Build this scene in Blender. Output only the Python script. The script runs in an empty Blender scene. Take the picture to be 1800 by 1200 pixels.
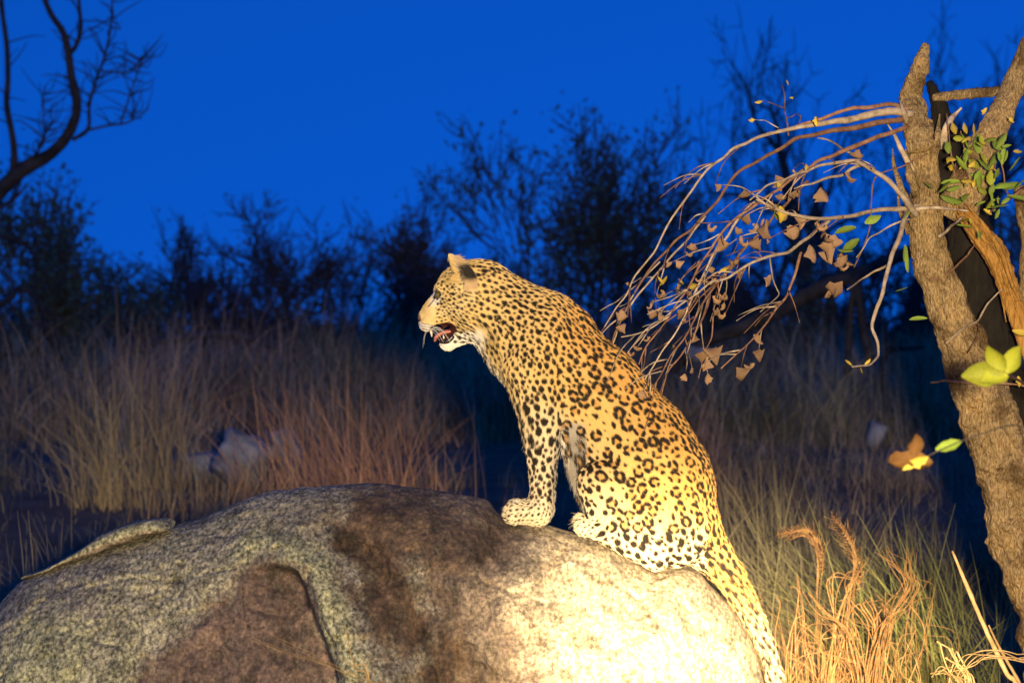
import bpy, math, random
import numpy as np
from mathutils import Vector

R = math.radians
rng = np.random.default_rng(7)
random.seed(7)
SC = bpy.context.scene
COL = SC.collection

# ------------------------------------------------------------------ camera
CAMZ = 1.9
F = 5056.0                      # focal length in photograph pixels (1800 wide)
cam_d = bpy.data.cameras.new('camera')
cam_d.lens = 36.0 * F / 1800.0
cam_d.sensor_width = 36.0
cam_d.clip_start = 0.1
cam_d.clip_end = 3000
cam_d.dof.use_dof = True
cam_d.dof.focus_distance = 7.95
cam_d.dof.aperture_fstop = 5.8
cam = bpy.data.objects.new('camera', cam_d)
cam.location = (0, 0, CAMZ)
cam.rotation_euler = (R(90), 0, 0)
COL.objects.link(cam)
SC.camera = cam

# ------------------------------------------------------------------ dusk sky
w = bpy.data.worlds.new('World')
SC.world = w
w.use_nodes = True
nt = w.node_tree
nt.nodes.clear()
sky = nt.nodes.new('ShaderNodeTexSky')
sky.sky_type = 'NISHITA'
sky.sun_disc = False
sky.sun_elevation = R(7.0)
sky.sun_rotation = R(200)
tint = nt.nodes.new('ShaderNodeMix')
tint.data_type = 'RGBA'
tint.blend_type = 'MULTIPLY'
tint.inputs[0].default_value = 1.0
tint.inputs[7].default_value = (0.012, 0.32, 1.5, 1)      # tungsten white balance
bg = nt.nodes.new('ShaderNodeBackground')
bg.inputs[1].default_value = 0.15
out = nt.nodes.new('ShaderNodeOutputWorld')
# dusk dome: the photograph's sky is even down to the horizon, so sample the dome higher up
geo = nt.nodes.new('ShaderNodeTexCoord')
ab = nt.nodes.new('ShaderNodeVectorMath'); ab.operation = 'ABSOLUTE'
mp = nt.nodes.new('ShaderNodeVectorMath'); mp.operation = 'MULTIPLY_ADD'
mp.inputs[1].default_value = (1, 1, .6)
mp.inputs[2].default_value = (0, 0, .42)
sx = nt.nodes.new('ShaderNodeSeparateXYZ'); sy = nt.nodes.new('ShaderNodeSeparateXYZ'); cx = nt.nodes.new('ShaderNodeCombineXYZ')
nt.links.new(geo.outputs['Generated'], ab.inputs[0])
nt.links.new(geo.outputs['Generated'], sx.inputs[0])
nt.links.new(ab.outputs[0], sy.inputs[0])
nt.links.new(sx.outputs[0], cx.inputs[0]); nt.links.new(sx.outputs[1], cx.inputs[1]); nt.links.new(sy.outputs[2], cx.inputs[2])
nt.links.new(cx.outputs[0], mp.inputs[0])
nt.links.new(mp.outputs[0], sky.inputs[0])
nt.links.new(sky.outputs[0], tint.inputs[6])
nt.links.new(tint.outputs[2], bg.inputs[0])
nt.links.new(bg.outputs[0], out.inputs[0])

# the game-drive spotlight, held beside the camera: a hot core and its wide spill
def spot(name, energy, size, aim):
    l = bpy.data.lights.new(name, 'SPOT')
    l.energy = energy
    l.color = (1.0, 0.78, 0.45)
    l.spot_size = R(size)
    l.spot_blend = 1.0
    l.shadow_soft_size = 0.09
    o = bpy.data.objects.new(name, l)
    o.location = (0.26, 0.1, 1.95)
    a = Vector(((aim[0] - 900) / F * 8.0, 8.0, CAMZ - (aim[1] - 600) / F * 8.0))
    o.rotation_euler = (a - Vector(o.location)).to_track_quat('-Z', 'Y').to_euler()
    COL.objects.link(o)
spot('spotlight', 27000, 12.6, (1290, 1310))
spot('spotlight_spill', 4800, 50, (1180, 870))

SC.view_settings.view_transform = 'Standard'
SC.view_settings.look = 'None'
SC.view_settings.exposure = 0.0
SC.view_settings.gamma = 1.0
SC.cycles.use_denoising = True
SC.cycles.max_bounces = 6
SC.cycles.diffuse_bounces = 3
SC.cycles.glossy_bounces = 2
SC.cycles.transparent_max_bounces = 4

# ------------------------------------------------------------------ helpers
def W(px, py, d=8.0):
    """point that the photograph shows at pixel (px, py), d metres away"""
    return np.array([(px - 900.0) / F * d, d, CAMZ - (py - 600.0) / F * d])

def ground_z(x, y):
    y = np.asarray(y, float)
    x = np.asarray(x, float)
    t = np.interp(y, [-50, 5, 9, 12, 18, 24, 30, 45, 70, 120, 3000],
                     [0, 0, .22, .52, 1.0, 1.23, 1.40, 1.62, 1.75, 1.80, 1.8])
    return t + .05 * np.sin(x * .9 + y * .31) * np.clip((y - 9) / 10, 0, 1)

def _hash(ix, iy, iz, s):
    h = (ix * 374761393 + iy * 668265263 + iz * 2147483647 + s * 974634777) & 0xFFFFFFFF
    h = ((h ^ (h >> 13)) * 1274126177) & 0xFFFFFFFF
    return ((h ^ (h >> 16)) & 0xFFFF) / 65535.0

def vnoise(P, scale=1.0, seed=0):
    Q = np.asarray(P, float) * scale
    i = np.floor(Q).astype(np.int64)
    f = Q - i
    f = f * f * (3 - 2 * f)
    r = 0
    for dx in (0, 1):
        wx = f[:, 0] if dx else 1 - f[:, 0]
        for dy in (0, 1):
            wy = f[:, 1] if dy else 1 - f[:, 1]
            for dz in (0, 1):
                wz = f[:, 2] if dz else 1 - f[:, 2]
                r = r + wx * wy * wz * _hash(i[:, 0] + dx, i[:, 1] + dy, i[:, 2] + dz, seed)
    return r * 2 - 1

def fbm(P, scale=1.0, octaves=4, seed=0, gain=.5):
    r, a = 0, 1.0
    for k in range(octaves):
        r = r + a * vnoise(P, scale * 2 ** k, seed + k * 17)
        a *= gain
    return r

def sstep(a, b, x):
    t = np.clip((x - a) / (b - a), 0, 1)
    return t * t * (3 - 2 * t)

def mesh_of(name, V, Fc, mat=None, smooth=True):
    V = np.asarray(V, np.float32)
    Fc = np.asarray(Fc, np.int32)
    me = bpy.data.meshes.new(name)
    n, k = Fc.shape
    me.vertices.add(len(V)); me.vertices.foreach_set('co', V.ravel())
    me.loops.add(n * k); me.loops.foreach_set('vertex_index', Fc.ravel())
    me.polygons.add(n)
    me.polygons.foreach_set('loop_start', np.arange(0, n * k, k, dtype=np.int32))
    me.polygons.foreach_set('loop_total', np.full(n, k, np.int32))
    me.polygons.foreach_set('use_smooth', np.full(n, smooth, bool))
    me.update(calc_edges=True)
    if mat: me.materials.append(mat)
    return me

def obj(name, data, parent=None):
    o = bpy.data.objects.new(name, data)
    COL.objects.link(o)
    if parent is not None:
        o.parent = parent
        o.matrix_parent_inverse = parent.matrix_basis.inverted()
    return o

def tag(o, label=None, cat=None, group=None, kind=None):
    if label: o['label'] = label
    if cat: o['category'] = cat
    if group: o['group'] = group
    if kind: o['kind'] = kind
    return o

def empty(name, loc):
    o = bpy.data.objects.new(name, None)
    o.location = loc
    o.empty_display_size = .05
    COL.objects.link(o)
    return o

class MB:
    """collects vertices and quads for one mesh"""
    def __init__(s):
        s.V, s.F, s.n = [], [], 0
    def add(s, V, Fc):
        s.V.append(V); s.F.append(np.asarray(Fc) + s.n); s.n += len(V)
    def build(s, name, mat, parent=None, smooth=True):
        return obj(name, mesh_of(name, np.concatenate(s.V), np.concatenate(s.F), mat, smooth), parent)

def catmull(P, n):
    P = np.asarray(P, float)
    if len(P) == 2:
        t = np.linspace(0, 1, n)[:, None]
        return P[0] * (1 - t) + P[1] * t
    Q = np.vstack([2 * P[0] - P[1], P, 2 * P[-1] - P[-2]])
    u = np.linspace(0, len(P) - 1 - 1e-9, n)
    i = u.astype(int); t = (u - i)[:, None]
    a, b, c, d = Q[i], Q[i + 1], Q[i + 2], Q[i + 3]
    return .5 * (2 * b + (c - a) * t + (2 * a - 5 * b + 4 * c - d) * t ** 2 + (3 * b - a - 3 * c + d) * t ** 3)

def tube(P, rad, sides=6, cap=True, rough=0, seed=0, flat=1.0, furrow=0):
    """quad tube along P with radius per point"""
    P = np.asarray(P, float); n = len(P)
    rad = np.broadcast_to(np.asarray(rad, float), (n,))
    T = np.gradient(P, axis=0)
    T /= np.linalg.norm(T, axis=1)[:, None] + 1e-12
    ref = np.array([0, 1.0, 0]) if abs(T[:, 1]).mean() < .8 else np.array([1.0, 0, 0])
    A = np.cross(T, ref); A /= np.linalg.norm(A, axis=1)[:, None] + 1e-12
    B = np.cross(T, A)
    th = np.linspace(0, 2 * math.pi, sides, endpoint=False)
    rr = rad[:, None] * np.ones(sides)
    V = P[:, None, :] + rr[:, :, None] * (np.cos(th)[None, :, None] * A[:, None, :] + flat * np.sin(th)[None, :, None] * B[:, None, :])
    if rough:
        N = V - P[:, None, :]
        k = 1 + rough * fbm(V.reshape(-1, 3), 1.6 / max(rad.mean(), 1e-4), 3, seed).reshape(n, sides)
        if furrow:
            al = np.concatenate([[0], np.cumsum(np.linalg.norm(np.diff(P, axis=0), axis=1))])
            tw = th[None, :] + .5 * np.sin(al * 3.0 + seed)[:, None]
            Q = np.stack([np.cos(tw) * 3.2, np.sin(tw) * 3.2, np.repeat(al[:, None] * 9, sides, 1)], -1).reshape(-1, 3)
            q = 1 - np.abs(vnoise(Q, 1.0, seed + 3)) * 1.6 - .5 * np.abs(vnoise(Q * np.array([2, 2, 2.4]), 1.0, seed + 9))
            k = k + furrow * (.4 - np.clip(1 - q, 0, 1.2) * 0 - np.exp(-((1 - q) / .22) ** 2)).reshape(n, sides)
        V = P[:, None, :] + N * k[:, :, None]
    V = V.reshape(-1, 3)
    i = np.arange(n - 1)[:, None] * sides
    j = np.arange(sides)[None, :]
    j2 = (j + 1) % sides
    Fc = np.stack([i + j, i + j2, i + sides + j2, i + sides + j], -1).reshape(-1, 4)
    if cap:
        V = np.vstack([V, P[0] - T[0] * rad[0] * .3, P[-1] + T[-1] * rad[-1] * .5])
        c0, c1 = n * sides, n * sides + 1
        jj = np.arange(0, sides, 1)
        k = (jj + 1) % sides
        C0 = np.stack([np.full(sides, c0), k, jj, jj], -1)
        # caps as degenerate-free quads: pair of neighbouring sides
        ev = np.arange(0, sides - 1, 2)
        C0 = np.stack([np.full(len(ev), c0), (ev + 2) % sides, ev + 1, ev], -1)
        o = (n - 1) * sides
        C1 = np.stack([np.full(len(ev), c1), o + ev, o + ev + 1, o + (ev + 2) % sides], -1)
        Fc = np.vstack([Fc, C0, C1])
    return V, Fc

# ------------------------------------------------------------------ materials
def new_mat(name, rough=.8, spec=.2):
    m = bpy.data.materials.new(name)
    m.use_nodes = True
    b = m.node_tree.nodes['Principled BSDF']
    b.inputs['Roughness'].default_value = rough
    b.inputs['Specular IOR Level'].default_value = spec
    return m, m.node_tree, b

def noise_node(t, scale, detail=4, rough=.6, coord=None):
    n = t.nodes.new('ShaderNodeTexNoise')
    n.inputs['Scale'].default_value = scale
    n.inputs['Detail'].default_value = detail
    n.inputs['Roughness'].default_value = rough
    if coord: t.links.new(coord, n.inputs['Vector'])
    return n

def ramp_node(t, stops, fac):
    r = t.nodes.new('ShaderNodeValToRGB')
    els = r.color_ramp.elements
    while len(els) < len(stops): els.new(.5)
    for e, (p, c) in zip(els, stops):
        e.position = p; e.color = (*c, 1)
    t.links.new(fac, r.inputs[0])
    return r

def mix_node(t, fac, a, b, mode='MIX'):
    m = t.nodes.new('ShaderNodeMix'); m.data_type = 'RGBA'; m.blend_type = mode
    for sock, v in ((m.inputs[0], fac), (m.inputs[6], a), (m.inputs[7], b)):
        if hasattr(v, 'is_linked'): t.links.new(v, sock)
        elif isinstance(v, tuple): sock.default_value = (*v, 1)
        else: sock.default_value = v
    return m.outputs[2]

def mottled(name, cols, scale=20, rough=.85, bump=.0, bump_scale=80, stretch=None, rnd=False, spec=.2, bdist=.01, patch=None):
    """noise-mottled colour; per-object variation if rnd"""
    m, t, b = new_mat(name, rough, spec)
    tc = t.nodes.new('ShaderNodeTexCoord')
    co = tc.outputs['Object']
    if stretch:
        mp = t.nodes.new('ShaderNodeMapping'); mp.inputs['Scale'].default_value = stretch
        t.links.new(co, mp.inputs[0]); co = mp.outputs[0]
    n = noise_node(t, scale, 5, .65, co)
    k = len(cols)
    r = ramp_node(t, [(.28 + .44 * i / max(k - 1, 1), c) for i, c in enumerate(cols)], n.outputs[0])
    c = r.outputs[0]
    if patch:
        np_ = noise_node(t, patch[0], 4, .6, tc.outputs['Object'])
        rp_ = ramp_node(t, [(.38, patch[1]), (.50, (1, 1, 1)), (.64, patch[2])], np_.outputs[0])
        c = mix_node(t, 1.0, c, rp_.outputs[0], 'MULTIPLY')
    if rnd:
        oi = t.nodes.new('ShaderNodeObjectInfo')
        hs = t.nodes.new('ShaderNodeHueSaturation')
        mr = t.nodes.new('ShaderNodeMapRange'); mr.inputs[3].default_value = .65; mr.inputs[4].default_value = 1.25
        t.links.new(oi.outputs['Random'], mr.inputs[0]); t.links.new(mr.outputs[0], hs.inputs['Value'])
        t.links.new(c, hs.inputs['Color']); c = hs.outputs[0]
    t.links.new(c, b.inputs['Base Color'])
    if bump:
        n2 = noise_node(t, bump_scale, 6, .65, co)
        bp = t.nodes.new('ShaderNodeBump'); bp.inputs['Strength'].default_value = bump; bp.inputs['Distance'].default_value = bdist
        t.links.new(n2.outputs[0], bp.inputs['Height']); t.links.new(bp.outputs[0], b.inputs['Normal'])
    return m

def attr_mat(name, attr, rough=.8, spec=.15, noise=0.0, scale=150):
    m, t, b = new_mat(name, rough, spec)
    a = t.nodes.new('ShaderNodeAttribute'); a.attribute_name = attr
    c = a.outputs['Color']
    if noise:
        n = noise_node(t, scale, 4)
        r = ramp_node(t, [(.3, (1 - noise,) * 3), (.7, (1 + noise,) * 3)], n.outputs[0])
        c = mix_node(t, 1.0, c, r.outputs[0], 'MULTIPLY')
    t.links.new(c, b.inputs['Base Color'])
    return m
# ------------------------------------------------------------------ ground
gy = np.concatenate([np.linspace(-30, 8, 20), np.linspace(8.5, 60, 120), np.geomspace(62, 2500, 40)])
gu = np.linspace(-1, 1, 91)
GX = gu[None, :] * np.maximum(30, gy[:, None] * 1.2 + 20)
GY = np.repeat(gy[:, None], 91, 1)
GZ = ground_z(GX, GY) + .03 * vnoise(np.stack([GX.ravel(), GY.ravel(), np.zeros(GX.size)], -1), .8, 4).reshape(GX.shape)
ii = np.arange(len(gy) - 1)[:, None] * 91 + np.arange(90)[None, :]
m_ground = mottled('dry sandy soil', [(.10, .065, .04), (.17, .115, .07), (.24, .17, .11)], 3, .95, .6, 25)
g = obj('ground', mesh_of('ground', np.stack([GX, GY, GZ], -1).reshape(-1, 3), np.stack([ii, ii + 1, ii + 92, ii + 91], -1).reshape(-1, 4), m_ground))
tag(g, kind='structure')

# ------------------------------------------------------------------ boulder
ridge = [(-430, 1800), (-400, 1620), (-290, 1360), (-120, 1165), (-20, 1080), (10, 1045), (35, 1022), (70, 1003), (110, 987), (180, 963), (250, 944), (320, 922),
         (380, 900), (425, 880), (455, 870), (500, 861), (560, 856), (610, 852), (660, 850), (720, 857), (790, 866), (840, 875), (858, 884), (872, 901),
         (890, 914), (915, 921), (960, 923), (1000, 936), (1060, 948), (1110, 977), (1150, 997), (1190, 996), (1222, 1000), (1252, 1032), (1288, 1070),
         (1314, 1108), (1331, 1150), (1347, 1210), (1372, 1330), (1400, 1500), (1420, 1800)]
RC = np.array([620.0, 1800.0])
nu, nr = 900, 300
rp = catmull(ridge, 4000)
al = np.concatenate([[0], np.cumsum(np.linalg.norm(np.diff(rp, axis=0), axis=1))])
rp = np.stack([np.interp(np.linspace(0, al[-1], nu), al, rp[:, k]) for k in (0, 1)], -1)
# front: r from 1 (ridge) to .12, back: the same, coarser
def dome(rs, D, sgn):
    r = rs[None, :, None]
    XY = RC + (rp[:, None, :] - RC) * r
    yy = 8.06 + sgn * D * np.sqrt(np.clip(1 - rs ** 2.1, 0, 1))[None, :] * np.ones((nu, 1))
    return XY[..., 0], XY[..., 1], yy
rs_f = 1 - (1 - .10) * np.linspace(0, 1, nr) ** 1.25
PX, PY, YY = dome(rs_f, .95, -1)
px, py = PX.ravel(), PY.ravel()
n2 = np.stack([px, py, np.zeros_like(px)], -1)

def pl_dist(px, py, pts):
    """signed distance to a polyline (positive on its right when walking) and arc position"""
    best = np.full(px.shape, 1e9); sgn = np.ones(px.shape); arc = np.zeros(px.shape)
    P = np.array(pts, float); L = 0; tot = np.linalg.norm(np.diff(P, axis=0), axis=1).sum()
    for a, b in zip(P, P[1:]):
        ab = b - a; l = np.hypot(*ab)
        t = np.clip(((px - a[0]) * ab[0] + (py - a[1]) * ab[1]) / l ** 2, 0, 1)
        qx, qy = px - a[0] - t * ab[0], py - a[1] - t * ab[1]
        d = np.hypot(qx, qy); m = d < best
        best = np.where(m, d, best); sgn = np.where(m, np.sign(ab[0] * qy - ab[1] * qx), sgn); arc = np.where(m, (L + t * l) / tot, arc)
        L += l
    return best * sgn, arc

def inside(px, py, poly):
    c = np.zeros(px.shape, bool)
    P = np.array(poly, float)
    for (x0, y0), (x1, y1) in zip(P, np.roll(P, -1, 0)):
        c ^= ((y0 > py) != (y1 > py)) & (px < (x1 - x0) * (py - y0) / (y1 - y0 + 1e-9) + x0)
    return c

wob = fbm(n2, 1 / 60, 3, 31) * 9
recess = [(432, 992), (462, 968), (505, 962), (545, 978), (562, 1002), (572, 1030), (590, 1066), (602, 1090), (622, 1140), (640, 1210), (655, 1330), (560, 1480), (260, 1480), (215, 1300), (262, 1200), (318, 1110), (370, 1060), (405, 1030)]
rd, _ = pl_dist(px + wob * .5, py + wob * .5, recess + recess[:1])
ins = inside(px + wob * .5, py + wob * .5, recess)
rin = np.where(ins, np.abs(rd), -np.abs(rd))
# how deep the bite is: sharp along its right and upper lip, soft on the left
right = sstep(420, 560, px - (py - 1000) * .35)
dep = sstep(0, 1, np.clip(rin / np.where(ins, 70 - 52 * right, 1), 0, 1)) * (.055 + .085 * right) * sstep(1480, 1250, py)
out_d = -dep
# pale crest right of the bite
cd, ca = pl_dist(px, py, [(470, 950), (530, 955), (572, 985), (590, 1030), (612, 1080), (650, 1160), (690, 1300)])
out_d += .065 * np.exp(-(np.clip(cd, -400, 400) / np.where(cd > 0, 26, 34)) ** 2) * sstep(0, .12, ca)
# gully running down to the right
vd, va = pl_dist(px + wob, py, [(560, 880), (620, 930), (668, 985), (720, 1060), (790, 1150), (860, 1260), (960, 1400)])
out_d -= .11 * np.exp(-(vd / (36 + 22 * va)) ** 2) * sstep(0, .2, va)
# shoulder and hollow under the leopard's paws
sd_, sa = pl_dist(px, py, [(700, 880), (790, 930), (850, 980), (900, 1060), (960, 1180)])
out_d += .05 * np.exp(-((sd_) / 60) ** 2)
hd_, ha = pl_dist(px + wob, py, [(770, 1000), (810, 1060), (835, 1130), (880, 1230)])
out_d -= .035 * np.exp(-(hd_ / 24) ** 2)
out_d += .05 * np.exp(-((px - 1010) ** 2 + (py - 1110) ** 2) / 110 ** 2)
out_d += .05 * np.exp(-((px - 130) ** 2 + (py - 1140) ** 2) / 120 ** 2)
out_d -= .03 * np.exp(-(((px - 300) / 90) ** 2 + ((py - 1180) / 50) ** 2))
for crack, wd_, dp_ in (([(180, 1015), (260, 1000), (330, 1010), (400, 985), (450, 968)], 4, .012), ([(455, 1035), (520, 1060), (545, 1110), (540, 1180)], 5, .014), ([(690, 1000), (760, 985), (830, 990), (905, 1010), (960, 1040)], 4.5, .013),
                        ([(565, 985), (560, 1000), (575, 1035), (600, 1085), (640, 1200)], 7, .03), ([(60, 1090), (150, 1075), (240, 1100)], 4, .010), ([(868, 905), (850, 940), (862, 975)], 4, .01), ([(1075, 1010), (1130, 1050), (1165, 1110), (1170, 1190)], 4.5, .012)):
    kd_, _ = pl_dist(px + wob * 1.2, py + wob * 1.2, crack)
    out_d -= dp_ * np.exp(-(kd_ / wd_) ** 2)
chip = vnoise(n2, 1 / 34, 91)
out_d -= .014 * sstep(.30, .42, chip) + .010 * sstep(.35, .45, vnoise(n2, 1 / 17, 95))
P3 = np.stack([px / 632, YY.ravel(), py / 632], -1)
edge = sstep(0, .05, np.repeat((1 - rs_f)[None, :], nu, 0).ravel())
rough_d = .030 * fbm(P3, 4.5, 4, 77) + .0045 * fbm(P3, 30, 2, 5)
Yf = YY.ravel() - out_d * edge * 1.0 - rough_d * (.15 + .85 * edge)
# distance-true placing: the outline is laid out at the leopard's distance
def place(px, py, y, dz=0):
    x = (px - 900) / F * 8.0
    z = CAMZ - (py - 600) / F * 8.0
    return np.stack([x, y, z + dz], -1)
Vf = place(px, py, Yf, 0)
Vf[:, 2] += .0035 * fbm(P3, 30, 2, 15)
i0 = np.arange(nu - 1)[:, None] * nr + np.arange(nr - 1)[None, :]
Ff = np.stack([i0, i0 + 1, i0 + nr + 1, i0 + nr], -1).reshape(-1, 4)
rs_b = 1 - .9 * np.linspace(0, 1, 50)
BX, BY, BYY = dome(rs_b, .85, 1)
PB = np.stack([BX.ravel() / 632, BYY.ravel(), BY.ravel() / 632], -1)
eb = np.repeat((1 - rs_b)[None, :], nu, 0).ravel()
Vb = place(BX.ravel(), BY.ravel(), BYY.ravel() + .03 * fbm(PB, 4, 4, 3) * sstep(0, .05, eb))
Vb[:, 2] += .0035 * fbm(PB, 30, 2, 15) * sstep(0, .02, eb)
Vb[0::50] = Vf[0::nr]                                   # shared rim
i1 = np.arange(nu - 1)[:, None] * 50 + np.arange(49)[None, :]
Fb = np.stack([i1, i1 + 50, i1 + 51, i1 + 1], -1).reshape(-1, 4) + len(Vf)
# colour regions: brown staining, dark water streaks, pale lichen
nzr = fbm(n2, 1 / 45, 4, 61); nzs = fbm(n2, 1 / 12, 3, 67)
brown = sstep(-14, 26, rin + nzr * 16 + nzs * 5)
st1, _ = pl_dist(px, py, [(640, 868), (640, 930), (690, 1000), (745, 1080), (820, 1190), (900, 1300)])
dark = np.maximum(sstep(70, 18, np.abs(st1) + nzr * 30), sstep(135, 60, np.hypot((px - 735) * .74, (py - 925) * 1.35) + nzr * 34) * .85)
dark = np.maximum(dark, .6 * sstep(24, 6, np.abs(hd_) + nzs * 9))
dark = np.maximum(dark, .75 * sstep(14, 4, np.abs(pl_dist(px, py, [(600, 1000), (640, 1030), (690, 1090), (720, 1110)])[0] + 8) + nzs * 8))
brown = np.maximum(brown, .75 * sstep(95, 40, np.abs(pl_dist(px, py, [(690, 900), (800, 900), (860, 930), (800, 1020), (860, 1120), (960, 1260)])[0]) + nzr * 26))
lich = np.clip(.35 + nzr * .3, 0, 1) * sstep(640, 430, px) + sstep(46, 14, np.abs(cd) + nzs * 8) * 1.0
lich = np.maximum(lich, sstep(120, 60, np.hypot(px - 120, (py - 1130) * 1.3) + nzr * 20))
lich = np.maximum(lich, .8 * sstep(26, 8, np.abs(pl_dist(px, py, [(825, 985), (850, 1030), (890, 1090)])[0]) + nzs * 10))
lich = np.maximum(lich, .6 * sstep(30, 10, np.abs(pl_dist(px, py, [(750, 885), (790, 905), (830, 940)])[0]) + nzs * 10))
lich = np.clip(lich, 0, 1) * (1 - np.clip(brown, 0, 1))
dark = dark * (1 - .7 * lich)
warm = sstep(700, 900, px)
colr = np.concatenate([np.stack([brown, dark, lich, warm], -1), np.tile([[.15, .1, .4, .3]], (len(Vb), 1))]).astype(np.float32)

m_rock, t, b = new_mat('weathered granite', .9, .25)
at_ = t.nodes.new('ShaderNodeAttribute'); at_.attribute_name = 'stain'
sp_ = t.nodes.new('ShaderNodeSeparateColor'); t.links.new(at_.outputs['Color'], sp_.inputs[0])
tc = t.nodes.new('ShaderNodeTexCoord'); mp_ = t.nodes.new('ShaderNodeMapping'); mp_.inputs['Scale'].default_value = (1, .35, .9); t.links.new(tc.outputs['Object'], mp_.inputs[0]); oc = mp_.outputs[0]
ng = noise_node(t, 105, 3, .6, oc); nm = noise_node(t, 26, 6, .66, oc); nl = noise_node(t, 5, 5, .6, oc)
grain = ramp_node(t, [(.34, (.07, .066, .06)), (.44, (.16, .15, .125)), (.54, (.27, .25, .205)), (.66, (.44, .41, .34))], ng.outputs[0]).outputs[0]
lichc = ramp_node(t, [(.33, (.06, .062, .045)), (.44, (.17, .175, .115)), (.54, (.31, .315, .205)), (.68, (.52, .51, .35))], ng.outputs[0]).outputs[0]
brnc = ramp_node(t, [(.30, (.036, .027, .027)), (.5, (.092, .066, .062)), (.72, (.19, .135, .115))], nm.outputs[0]).outputs[0]
drkc = ramp_node(t, [(.32, (.022, .015, .012)), (.5, (.07, .046, .035)), (.7, (.17, .115, .08))], nm.outputs[0]).outputs[0]
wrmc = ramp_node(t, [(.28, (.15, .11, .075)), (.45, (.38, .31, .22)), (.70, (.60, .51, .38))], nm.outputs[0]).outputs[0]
grn2 = ramp_node(t, [(.36, (.4, .4, .4)), (.5, (1, 1, 1)), (.64, (1.7, 1.7, 1.6))], ng.outputs[0]).outputs[0]
def modfac(sock, amt):
    """break a painted region's edge with noise"""
    a = t.nodes.new('ShaderNodeMath'); a.operation = 'MULTIPLY_ADD'; a.inputs[1].default_value = amt; a.inputs[2].default_value = -amt * .5
    t.links.new(nm.outputs[0], a.inputs[0])
    c = t.nodes.new('ShaderNodeMath'); c.operation = 'ADD'; c.use_clamp = True
    t.links.new(sock, c.inputs[0]); t.links.new(a.outputs[0], c.inputs[1])
    return c.outputs[0]
al_ = at_.outputs['Alpha']
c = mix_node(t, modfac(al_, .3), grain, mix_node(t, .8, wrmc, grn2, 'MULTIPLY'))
c = mix_node(t, modfac(sp_.outputs[2], .9), c, lichc)
bm = mix_node(t, .6, brnc, grn2, 'MULTIPLY')
c = mix_node(t, modfac(sp_.outputs[0], .9), c, bm)
dm = mix_node(t, .5, drkc, grn2, 'MULTIPLY')
c = mix_node(t, modfac(sp_.outputs[1], 1.0), c, dm)
n3 = noise_node(t, 11, 6, .7, oc)
blk = ramp_node(t, [(.36, (.35, .36, .38)), (.47, (1, 1, 1)), (.7, (1.12, 1.1, 1.05))], n3.outputs[0]).outputs[0]
c = mix_node(t, .75, c, blk, 'MULTIPLY')
big = ramp_node(t, [(.3, (.72, .72, .74)), (.7, (1.2, 1.18, 1.12))], nl.outputs[0]).outputs[0]
c = mix_node(t, 1.0, c, big, 'MULTIPLY')
t.links.new(c, b.inputs['Base Color'])
bp1 = t.nodes.new('ShaderNodeBump'); bp1.inputs['Strength'].default_value = .75; bp1.inputs['Distance'].default_value = .006
nb_ = noise_node(t, 90, 5, .7, oc); t.links.new(nb_.outputs[0], bp1.inputs['Height'])
bp2 = t.nodes.new('ShaderNodeBump'); bp2.inputs['Strength'].default_value = .5; bp2.inputs['Distance'].default_value = .02
t.links.new(nm.outputs[0], bp2.inputs['Height']); t.links.new(bp2.outputs[0], bp1.inputs['Normal']); t.links.new(bp1.outputs[0], b.inputs['Normal'])

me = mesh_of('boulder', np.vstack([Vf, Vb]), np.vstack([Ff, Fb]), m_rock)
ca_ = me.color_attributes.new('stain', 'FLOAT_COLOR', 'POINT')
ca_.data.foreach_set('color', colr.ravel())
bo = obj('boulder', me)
tag(bo, 'big rounded granite boulder with brown hollow and pale lichen, under the leopard', 'boulder')

# thin flake of rock lying on the boulder's left shoulder
fl = catmull([(40, 1012), (110, 984), (180, 940), (240, 917), (275, 912), (292, 918), (300, 930)], 60)
lo_ = catmull([(40, 1016), (110, 992), (180, 966), (240, 947), (280, 937), (296, 934), (301, 931)], 60)
nv = 22
th = np.linspace(0, 2 * math.pi, nv, endpoint=False)
mid = (fl + lo_) / 2; half = np.abs(lo_ - fl)[:, 1] / 2 + .5
wd = np.interp(np.linspace(0, 1, 60), [0, .15, .7, .93, 1], [.02, .10, .13, .09, .02])
cs, sn = np.sign(np.cos(th)) * np.abs(np.cos(th)) ** .7, np.sign(np.sin(th)) * np.abs(np.sin(th)) ** .7
fx = np.repeat(mid[:, 0:1], nv, 1); fy = mid[:, 1:2] - half[:, None] * sn[None, :]
fd = 8.0 + wd[:, None] * cs[None, :]
Vk = place(fx.ravel(), fy.ravel(), fd.ravel())
Vk += (.012 * fbm(Vk, 22, 4, 9))[:, None] * np.array([.4, 1, .6])
i = np.arange(59)[:, None] * nv; j = np.arange(nv)[None, :]
Fk = np.stack([i + j, i + (j + 1) % nv, i + nv + (j + 1) % nv, i + nv + j], -1).reshape(-1, 4)
me = mesh_of('rock_flake', Vk, Fk, m_rock)
ca_ = me.color_attributes.new('stain', 'FLOAT_COLOR', 'POINT')
fs = np.zeros((len(Vk), 4), np.float32); fs[:, 2] = .9 * (np.tile(sn, 60) > -.2); fs[:, 0] = .35 * (np.tile(sn, 60) < -.2); fs[:, 3] = .75
ca_.data.foreach_set('color', fs.ravel())
tag(obj('rock_flake', me), 'thin tan slab of rock flaking off the left shoulder of the boulder', 'rock')
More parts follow.
